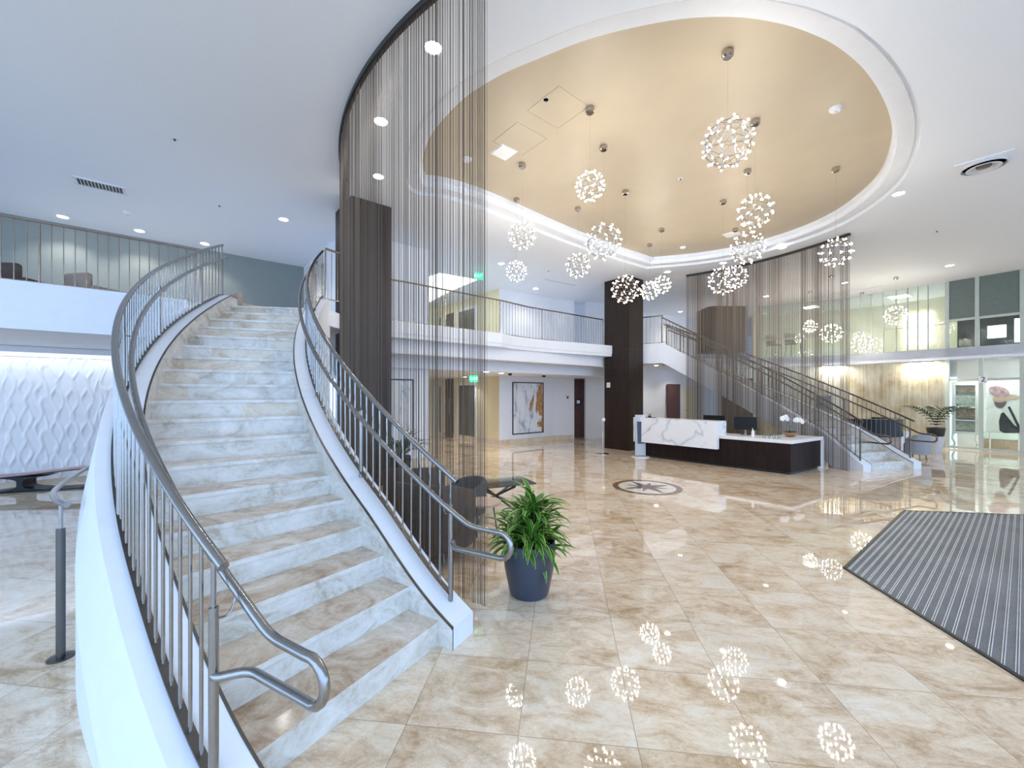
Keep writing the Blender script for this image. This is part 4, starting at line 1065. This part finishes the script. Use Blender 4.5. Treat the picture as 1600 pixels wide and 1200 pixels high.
# ------------------------------------------------------------------ upstairs lounge chairs
def soft_chair(loc, ang, lab, m, group=None):
    r = thing('armchair', lab, 'chair', (0,0,0), group)
    bm = nb(); box(bm, (0,0,.32), (.62,.6,.2)); bevel(bm, .05, 3); obj('seat', bm, m, r, True)
    bm = nb(); box(bm, (0,.30,.56), (.66,.16,.60)); bevel(bm, .07, 3); obj('backrest', bm, m, r, True)
    for sx in (-1,1):
        bm = nb(); box(bm, (sx*.36,0,.40), (.12,.62,.34)); bevel(bm, .05, 3); obj('armrest', bm, m, r, True)
        for sy in (-1,1): bm = nb(); tube(bm, [(sx*.3,sy*.25,.24),(sx*.32,sy*.27,0)], .016, 8); obj('leg', bm, M['darksteel'], r, True)
    r.location = loc; r.rotation_euler = (0,0,ang); r.scale = (.8,.8,.75); return r
soft_chair((-5.85,9.0,F2), R(150), 'tan armchair at the top of the near staircase, nearer the railing', M['fabric_tan'])
soft_chair((-7.3,9.9,F2), R(200), 'tan armchair against the grey green wall above the near stairs', M['fabric_tan'])
soft_chair((-8.35,6.9,F2), R(190), 'dark brown armchair behind the balcony railing at far upper left', M['fabric_brown'])
soft_chair((-7.65,7.5,F2), R(170), 'tan armchair behind the balcony railing right of the dark brown one', M['fabric_tan'])

# ------------------------------------------------------------------ right side: mezzanine glass, storefront, gold wall
Q = {k: Vector(v) for k, v in dict(a=(9.0,17.6), b=(10.4,17.4), c=(12.9,15.9), d=(14.4,13.6), e=(15.2,12.2), f=(16.2,10.4), g=(17.8,7.2)).items()}
def seg_pts(a, b, xs): return [on_line(a, b, x) for x in xs]
# lower gold wall
bm = nb(); slab_line(bm, [Q['a'], Q['b'], Q['c'], Q['d']], .15, 0, 2.92); struct('wall_gold', bm, M['gold'])
for i, x in enumerate((1300, 1440)):  # washer lamps added to stand in for the glow behind the textured glass
    p = on_line(Q['c'], Q['d'], x) if x > 1330 else on_line(Q['b'], Q['c'], x)
    d = (Q['d']-Q['c']).normalized() if x > 1330 else (Q['c']-Q['b']).normalized(); nn = Vector((-d.y,d.x))
    q = p-nn*.16; r = thing('wall_washer', ['slim wall washer lamp over the gold wall behind the far curtain edge', 'slim wall washer lamp over the gold wall beside the storefront'][i], 'wall light', (q.x,q.y,2.9), 'wall washers over the gold wall')
    bm = nb(); prism(bm, [q-d*.34-nn*.03, q+d*.34-nn*.03, q+d*.34+nn*.03, q-d*.34+nn*.03], 2.86, 2.899); obj('housing', bm, M['steel'], r)
    bm = nb(); prism(bm, [q-d*.32-nn*.02, q+d*.32-nn*.02, q+d*.32+nn*.02, q-d*.32+nn*.02], 2.845, 2.858); obj('lens', bm, EM('warm_diffuser', (1,.93,.70), 12), r)
    ld = bpy.data.lights.new('washer_light', 'AREA'); ld.shape = 'RECTANGLE'; ld.size = .6; ld.size_y = .04; ld.energy = 34; ld.color = (1,.92,.76)
    lo = bpy.data.objects.new('washer_light', ld); COL.objects.link(lo); lo.parent = r; lo.location = (0,0,-.065); lo.rotation_euler = (R(18), 0, math.atan2(d.y,d.x))
# sets of glazed bays: frame members (parts) and panes
framem = P('pale_green_frame', (.50,.55,.50), .4, noise=.03)
def bay(nm, lab, a, b, z0, z1, mull, trans, glass, fw=.07):
    r = sthing(nm, lab); d = (b-a).normalized(); nn = Vector((-d.y,d.x)); L_ = (b-a).length
    bm = nb()
    for s in mull: prism(bm, [a+d*(s-fw/2)-nn*.04, a+d*(s+fw/2)-nn*.04, a+d*(s+fw/2)+nn*.04, a+d*(s-fw/2)+nn*.04], z0, z1)
    for z in trans: prism(bm, [a-nn*.03, b-nn*.03, b+nn*.03, a+nn*.03], z-fw*.4, z+fw*.4)
    obj('window_frame', bm, framem, r)
    zz = [z0]+list(trans)+[z1]; ss = sorted(set([0]+list(mull)+[L_]))
    for i in range(len(zz)-1):
        if zz[i+1]-zz[i] < .15: continue
        for s0, s1 in zip(ss[:-1], ss[1:]):
            if s1-s0 < .1: continue
            bm = nb(); prism(bm, [a+d*s0-nn*.006, a+d*s1-nn*.006, a+d*s1+nn*.006, a+d*s0+nn*.006], zz[i], zz[i+1])
            obj('pane', bm, glass[min(i, len(glass)-1)], r)
    return r
def ss(a, b, xs): return [(on_line(a, b, x)-a).length for x in xs]
blind = P('grey_green_blind', (.15,.19,.175), .6, noise=.06)
bay('window_1', 'upper glass wall right of the far curtain', Q['c'], Q['d'], F2, CZ, ss(Q['c'],Q['d'],(1345,1362,1380,1400,1418,1434,1450))+[.04], (4.12,), [M['greenglass'], M['greenglass']], .02)
bay('window_2', 'upper glazing seen through the far curtain', Q['b'], Q['c'], F2, CZ, ss(Q['b'],Q['c'],(1222,1254))+[.04], (4.05,), [M['glass'], M['greenglass']], .06)
L1 = (Q['e']-Q['d']).length
bay('window_3', 'upper storefront window with grey green blinds, left bay', Q['d'], Q['e'], F2, CZ, [.04]+ss(Q['d'],Q['e'],(1527,))+[L1], (4.20,), [M['glass'], blind], .09)
bay('window_4', 'upper storefront window with grey green blinds, right bay', Q['e'], Q['f'], F2, CZ, [.9,2.0], (4.20,), [M['glass'], blind], .09)
bay('window_5', 'ground floor glass storefront beside the gold wall', Q['d'], Q['e'], 0, 2.92, [.04]+ss(Q['d'],Q['e'],(1533,))+[L1], (.05,2.25), [M['glass'], M['glass'], M['greenglass']], .09)
bay('window_6', 'ground floor glass storefront at the right frame edge', Q['e'], Q['f'], 0, 2.92, [1.0,2.0], (.05,2.25), [M['glass'], M['glass'], M['greenglass']], .09)
# rooms behind
def back(pts, off): 
    out = []
    for i, p in enumerate(pts):
        out.append(p+Vector((.80,.60))*off)
    return out
bk = back([Q['a'],Q['b'],Q['c'],Q['d']], 3.0)
creamglow = P('warm_interior_wall', (.80,.75,.58), .6, noise=.1, nscale=1.5)
bm = nb(); slab_line(bm, bk, .1, F2, CZ); struct('wall_right_upper', bm, creamglow)
bm = nb(); slab_line(bm, back([Q['d'],Q['e'],Q['f'],Q['g']], 2.6), .1, 0, 3.0); struct('wall_right_shop', bm, M['quartz'])
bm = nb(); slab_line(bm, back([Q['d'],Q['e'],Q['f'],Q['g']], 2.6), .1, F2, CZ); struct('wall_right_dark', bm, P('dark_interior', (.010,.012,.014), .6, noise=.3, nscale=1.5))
def ceil_lamp(p, e, col, lab, sz=.5, z=None):
    r = thing('ceiling_lamp', lab, 'ceiling light', (p.x,p.y,z), 'square lamps in the rooms behind the glass')
    bm = nb(); box(bm, (p.x,p.y,z-.012), (sz+.06,sz+.06,.024), .6); obj('frame', bm, M['white'], r)
    bm = nb(); box(bm, (p.x,p.y,z-.03), (sz,sz,.014), .6); obj('diffuser', bm, EM('lamp_diffuser', col, e), r)
m_ = (Q['c']+Q['d'])/2+Vector((.8,.6))*1.3; ceil_lamp(m_, 22, (1,.93,.75), 'square lamp in the room behind the upper green glass', .55, CZ)
m_ = (Q['b']+Q['c'])/2+Vector((.8,.6))*1.3; ceil_lamp(m_, 16, (1,.93,.80), 'square lamp in the upper room behind the far curtain', .5, CZ)
m_ = (Q['d']+Q['e'])/2+Vector((.8,.6))*.42; ceil_lamp(m_, 42, (1,.98,.95), 'square lamp in the shop behind the storefront', .5, 2.98)  # lamp added close to the glass to brighten cabinet and poster from the front
m_ = (Q['e']+Q['f'])/2+Vector((.8,.6))*.6; ceil_lamp(m_, 42, (1,.98,.95), 'square lamp in the shop at the right frame edge', .7, 3.0)
m1, m2_ = on_line(bk[2], bk[3], 1412), on_line(bk[2], bk[3], 1458)
bm = nb(); prism(bm, [m1-U*.1, m2_-U*.1, m2_-U*.05, m1-U*.05], 3.75, 5.0); tag(obj('backlit_panel', bm, EM('backlit_panel_glow', (1,.97,.85), 3.0)), 'backlit white panel glowing behind the upper glass wall at right', 'lit panel')  # emissive panel added in place of the soft white glow in this room
# bright outside windows in the dark upper room
dw_ = (Q['e']-Q['d']).normalized(); base = Q['d']+Vector((.8,.6))*2.55
for i, (x0, x1, z0, z1) in enumerate(((1543,1572,3.75,4.18),(1585,1625,3.55,4.35))):
    a, b = on_line(base, base+dw_, x0), on_line(base, base+dw_, x1)
    bm = nb(); prism(bm, [a, b, b+Vector((.03,.02)), a+Vector((.03,.02))], z0, z1); o = struct('window_%d' % (7+i), bm, EM('daylight_pane', (.85,.93,1), 2.5))
# shop displays
def shop(a, dd, nm, lab, x0, x1, z0, z1, build, off):
    s0 = a+Vector((.8,.6))*off; p, q2 = on_line(s0, s0+dd, x0), on_line(s0, s0+dd, x1); build(p, q2, z0, z1, nm, lab)
skin = P('poster_skin_tone', (.55,.36,.28), .6); hat = P('poster_floral', (.40,.25,.28), .6, noise=.5, nscale=9); pale = P('poster_pale', (.78,.77,.78), .5)
def poster_big(p, q2, z0, z1, nm, lab):
    d = (q2-p).normalized(); nn = Vector((-d.y,d.x)); r = thing(nm, lab, 'poster', (p.x,p.y,0)); L_ = (q2-p).length
    bm = nb(); prism(bm, [p, q2, q2+nn*.04, p+nn*.04], z0, z1); obj('board', bm, pale, r)
    def blob(name, pts, m, k):
        bm = nb(); V = [Vector((*(p+d*(u*L_)-nn*.004*k), z0+v*(z1-z0))) for u, v in pts]; face(bm, V); bmesh.ops.triangulate(bm, faces=bm.faces); obj(name, bm, m, r)
    def ell(cu, cv, ru, rv, rot=0, n=22):
        return [(cu+ru*cos(2*pi*i/n)*cos(rot)-rv*sin(2*pi*i/n)*sin(rot), cv+ru*cos(2*pi*i/n)*sin(rot)*.6+rv*sin(2*pi*i/n)*cos(rot)) for i in range(n)]
    blob('print', [(.0,.02),(.0,.42),(.22,.50),(.42,.46),(.5,.30),(.42,.02)], M['orchid'], 1)
    blob('print', [(.38,.04),(.36,.22),(.42,.38),(.50,.40),(.60,.28),(.78,.16),(.97,.10),(.92,.02),(.5,.0)], M['blackgloss'], 2)
    blob('print', [(.60,.50),(.66,.52),(.95,.12),(.88,.10)], M['blackgloss'], 2)
    blob('print', ell(.40,.60,.17,.12,.2), P('poster_hair', (.13,.08,.09), .6, noise=.4, nscale=20), 3)
    blob('print', ell(.44,.68,.26,.09,.25), skin, 4)
    blob('print', ell(.36,.80,.30,.10,-.25), hat, 5)
    blob('print', [(.55,.72),(.75,.74),(.96,.70),(.94,.66),(.6,.64)], skin, 3)
    for s in (.1,.9):
        bm = nb(); c = p+d*(L_*s)+nn*.02; tube(bm, [(c.x,c.y,0),(c.x,c.y,z0)], .02, 8); obj('leg', bm, M['quartz'], r)
def cabinet(p, q2, z0, z1, nm, lab):
    d = (q2-p).normalized(); nn = Vector((-d.y,d.x)); r = thing(nm, lab, 'display cabinet', (p.x,p.y,0)); L_ = (q2-p).length
    bm = nb()
    for s0, s1, a_, b_ in ((0,.08,z0,z1),(L_-.08,L_,z0,z1),(.08,L_-.08,z1-.12,z1),(.08,L_-.08,z0,z0+.08),(.08,L_-.08,(z0+z1)/2,(z0+z1)/2+.05),(.08,L_-.08,z0+(z1-z0)*.25,z0+(z1-z0)*.25+.04)):
        prism(bm, [p+d*s0-nn*.05, p+d*s1-nn*.05, p+d*s1+nn*.2, p+d*s0+nn*.2], a_, b_)
    prism(bm, [p+nn*.2, q2+nn*.2, q2+nn*.22, p+nn*.22], z0, z1); obj('body', bm, M['quartz'], r)
    for s in (.04, L_-.04):
        bm = nb(); c = p+d*s; tube(bm, smooth_path([(c.x,c.y,z0+.05),(c.x-.05,c.y,z0-.15),(c.x+.03,c.y,.12),(c.x-.04,c.y,0)], 4), .03, 8); obj('leg', bm, M['quartz'], r, True)
    cols = [P('print_brown', (.30,.20,.16), .5, noise=.6, nscale=14), P('print_grey', (.42,.44,.42), .5, noise=.4, nscale=14), P('print_green', (.35,.40,.34), .5, noise=.3, nscale=10)]
    for i, (u0,u1,v0,v1) in enumerate(((.2,.9,.80,.90),(.15,.9,.58,.74),(.35,.85,.53,.57),(.15,.85,.30,.47),(.15,.85,.08,.2))):
        bm = nb(); a_, b_ = p+d*(L_*u0), p+d*(L_*u1); prism(bm, [a_-nn*.01, b_-nn*.01, b_+nn*.01, a_+nn*.01], z0+(z1-z0)*v0, z0+(z1-z0)*v1); obj('picture', bm, cols[i%3], r)
dde = (Q['e']-Q['d']).normalized()
shop(Q['d'], dde, 'display_cabinet', 'white ornate display cabinet with pictures inside the shop window', 1488, 1530, .45, 2.2, cabinet, .7)
shop(Q['d'], dde, 'shop_poster', 'big fashion poster showing a figure in black behind the shop glass', 1541, 1598, .55, 2.2, poster_big, .7)
p = on_line(Q['d'], Q['e'], 1537); r = thing('number_sign', 'small white sign with a black number two on the storefront frame', 'sign', (p.x,p.y,2.2))
nn = Vector((-dde.y,dde.x)); bm = nb(); prism(bm, [p-dde*.09-nn*.07, p+dde*.09-nn*.07, p+dde*.09-nn*.055, p-dde*.09-nn*.055], 2.13, 2.35); obj('plate', bm, M['quartz'], r)
Ml = Matrix.Translation((*(p-nn*.074), 2.24)) @ Matrix.Rotation(math.atan2(dde.y,dde.x),4,'Z') @ Matrix.Rotation(R(90),4,'X')
lettering('2', .22, M['black'], Ml, r)
# low case with stock in the shop
p = on_line(Q['d']+Vector((.8,.6))*1.2, Q['e']+Vector((.8,.6))*1.2, 1575)
r = thing('glass_case', 'low wooden glass case below the fashion poster in the shop', 'display case', (p.x,p.y,0))
bm = nb(); box(bm, (p.x,p.y,.15), (1.0,.5,.3), -1); obj('base', bm, M['woodtable'], r); bm = nb(); box(bm, (p.x,p.y,.42), (1.0,.5,.24), -1); obj('glass_box', bm, M['glass'], r)

# palm
q = at(1462,706,0)+Vector((-.1,-.1,0)); r = thing('palm_plant', 'potted palm with arching fronds beside the storefront door', 'plant', q)
bm = nb(); lathe(bm, [(.13,0),(.2,.45),(.21,.5),(.19,.49),(.001,.45)], q, 24); obj('pot', bm, M['concrete'], r, True)
bm = nb(); lathe(bm, [(.16,.47),(.20,.62),(.22,.75),(.001,.78)], q, 14); obj('trunk', bm, M['black'], r, True)
bm = nb(); uvl = bm.loops.layers.uv.new('UVMap'); rnd = random.Random(8)
for j in range(9):
    az = j*.7+.2; d2 = Vector((cos(az),sin(az),0)); e = 1.4; p = q+Vector((0,0,.75)); 
    for i in range(12):
        p2 = p+(d2*cos(e)+Vector((0,0,sin(e))))*.085; e -= .12
        for sd in (-1,1): strap_leaf(bm, uvl, p2, az+sd*.8, .34*(1-abs(i-5)/9), .05, .55, 1.9, 5)
        p = p2
obj('fronds', bm, M['palm'], r, 'all')
# black curved bar, wedge, chairs
q = Vector((10.2,11.9)); r = thing('curved_bar', 'black glossy curved bar counter behind the distant stair foot', 'bar counter', (q.x,q.y,0))
bm = nb()
def arcprism(bm, c, r0, r1, a0, a1, z0, z1, n=20):
    a = [(c.x+r0*cos(a0+(a1-a0)*i/n), c.y+r0*sin(a0+(a1-a0)*i/n)) for i in range(n+1)]; b = [(c.x+r1*cos(a0+(a1-a0)*i/n), c.y+r1*sin(a0+(a1-a0)*i/n)) for i in range(n+1)]
    prism(bm, a+b[::-1], z0, z1)
arcprism(bm, q, .55, .85, R(150), R(390), .62, 1.10); obj('counter_front', bm, M['blackgloss'], r, True)
bm = nb(); arcprism(bm, q, .6, .8, R(150), R(390), 0, .62); obj('base', bm, M['fabric_tan'], r, True)
w0 = at(1408,704,0).xy; r = thing('tapered_podium', 'tapering white podium at the foot of the distant staircase', 'podium', (w0.x,w0.y,0))
bm = nb(); V = [(w0.x-.18,w0.y),(w0.x+.12,w0.y),(w0.x+.12,w0.y+.5),(w0.x-.18,w0.y+.5)]; box(bm, (w0.x,w0.y+.25,.29), (.30,.45,.58), .2, 0, 1.35); obj('body', bm, M['white'], r)
bm = nb(); box(bm, (w0.x,w0.y+.25,.59), (.43,.64,.02), .2); obj('top', bm, M['quartz'], r)
tub_chair((12.15,13.5,0), R(20), 'sage green tub chair beside the palm', M['fabric_green'], None, 1.0, .85)
tub_chair((11.15,11.3,0), R(200), 'silver grey lounge chair right of the white podium', P('silver_grey_fabric', (.30,.31,.33), .5), None, .58, .72)
q = Vector((10.65,14.0)); r = thing('privacy_screen', 'grey upholstered screen panel on legs seen through the distant stair railing', 'screen', (q.x,q.y,0))
bm = nb(); box(bm, (q.x,q.y,1.40), (.62,.06,.66), .3); bevel(bm, .02); obj('panel', bm, P('blue_grey_felt', (.16,.19,.20), .9), r)
for sx in (-.26,.26):
    bm = nb(); tube(bm, [(q.x+sx*.955,q.y+sx*.295,0),(q.x+sx*.955,q.y+sx*.295,1.08)], .015, 8); obj('leg', bm, M['darksteel'], r, True)
# bar stools upstairs behind the far curtain
def stool(p, lab):
    r = thing('bar_chair', lab, 'chair', (p.x,p.y,F2), 'chairs in the upper room behind the far curtain')
    c = (p.x,p.y,F2); bm = nb(); box(bm, (p.x,p.y,F2+.62), (.46,.42,.06)); bevel(bm, .02); obj('seat', bm, M['fabric_tan'], r, True)
    bm = nb(); box(bm, (p.x,p.y+.2,F2+.88), (.46,.04,.40)); bevel(bm, .015); obj('backrest', bm, M['fabric_tan'], r, True)
    for sx in (-1,1):
        for sy in (-1,1): bm = nb(); tube(bm, [(p.x+sx*.18,p.y+sy*.17,F2+.6),(p.x+sx*.22,p.y+sy*.2,F2)], .012, 6); obj('leg', bm, M['darksteel'], r, True)
stool(atD(1209,545,17.8).xy, 'upper bar chair behind the far curtain, left one'); stool(atD(1239,545,17.3).xy, 'upper bar chair behind the far curtain, right one')
# dark panelled drum upstairs behind the far curtain, wood wall below it
q = Vector((7.6,14.9)); r = thing('wood_drum', 'dark wood clad rounded volume on the upper floor behind the far curtain', 'wall volume', (q.x,q.y,F2))
bm = nb(); pts = []
for cx, cy, a0 in ((.45,-.35,-90),(.45,.35,0),(-.45,.35,90),(-.45,-.35,180)):
    for i in range(7): a = R(a0+15*i); pts.append((q.x+cx+.25*cos(a), q.y+cy+.25*sin(a)))
prism(bm, pts, F2, 4.86); obj('cladding', bm, M['wood'], r)
bm = nb(); slab_line(bm, [Vector((7.9,15.2)), Vector((9.6,16.3))], .1, 0, 2.4); struct('wall_under_stair', bm, M['deskwood'])
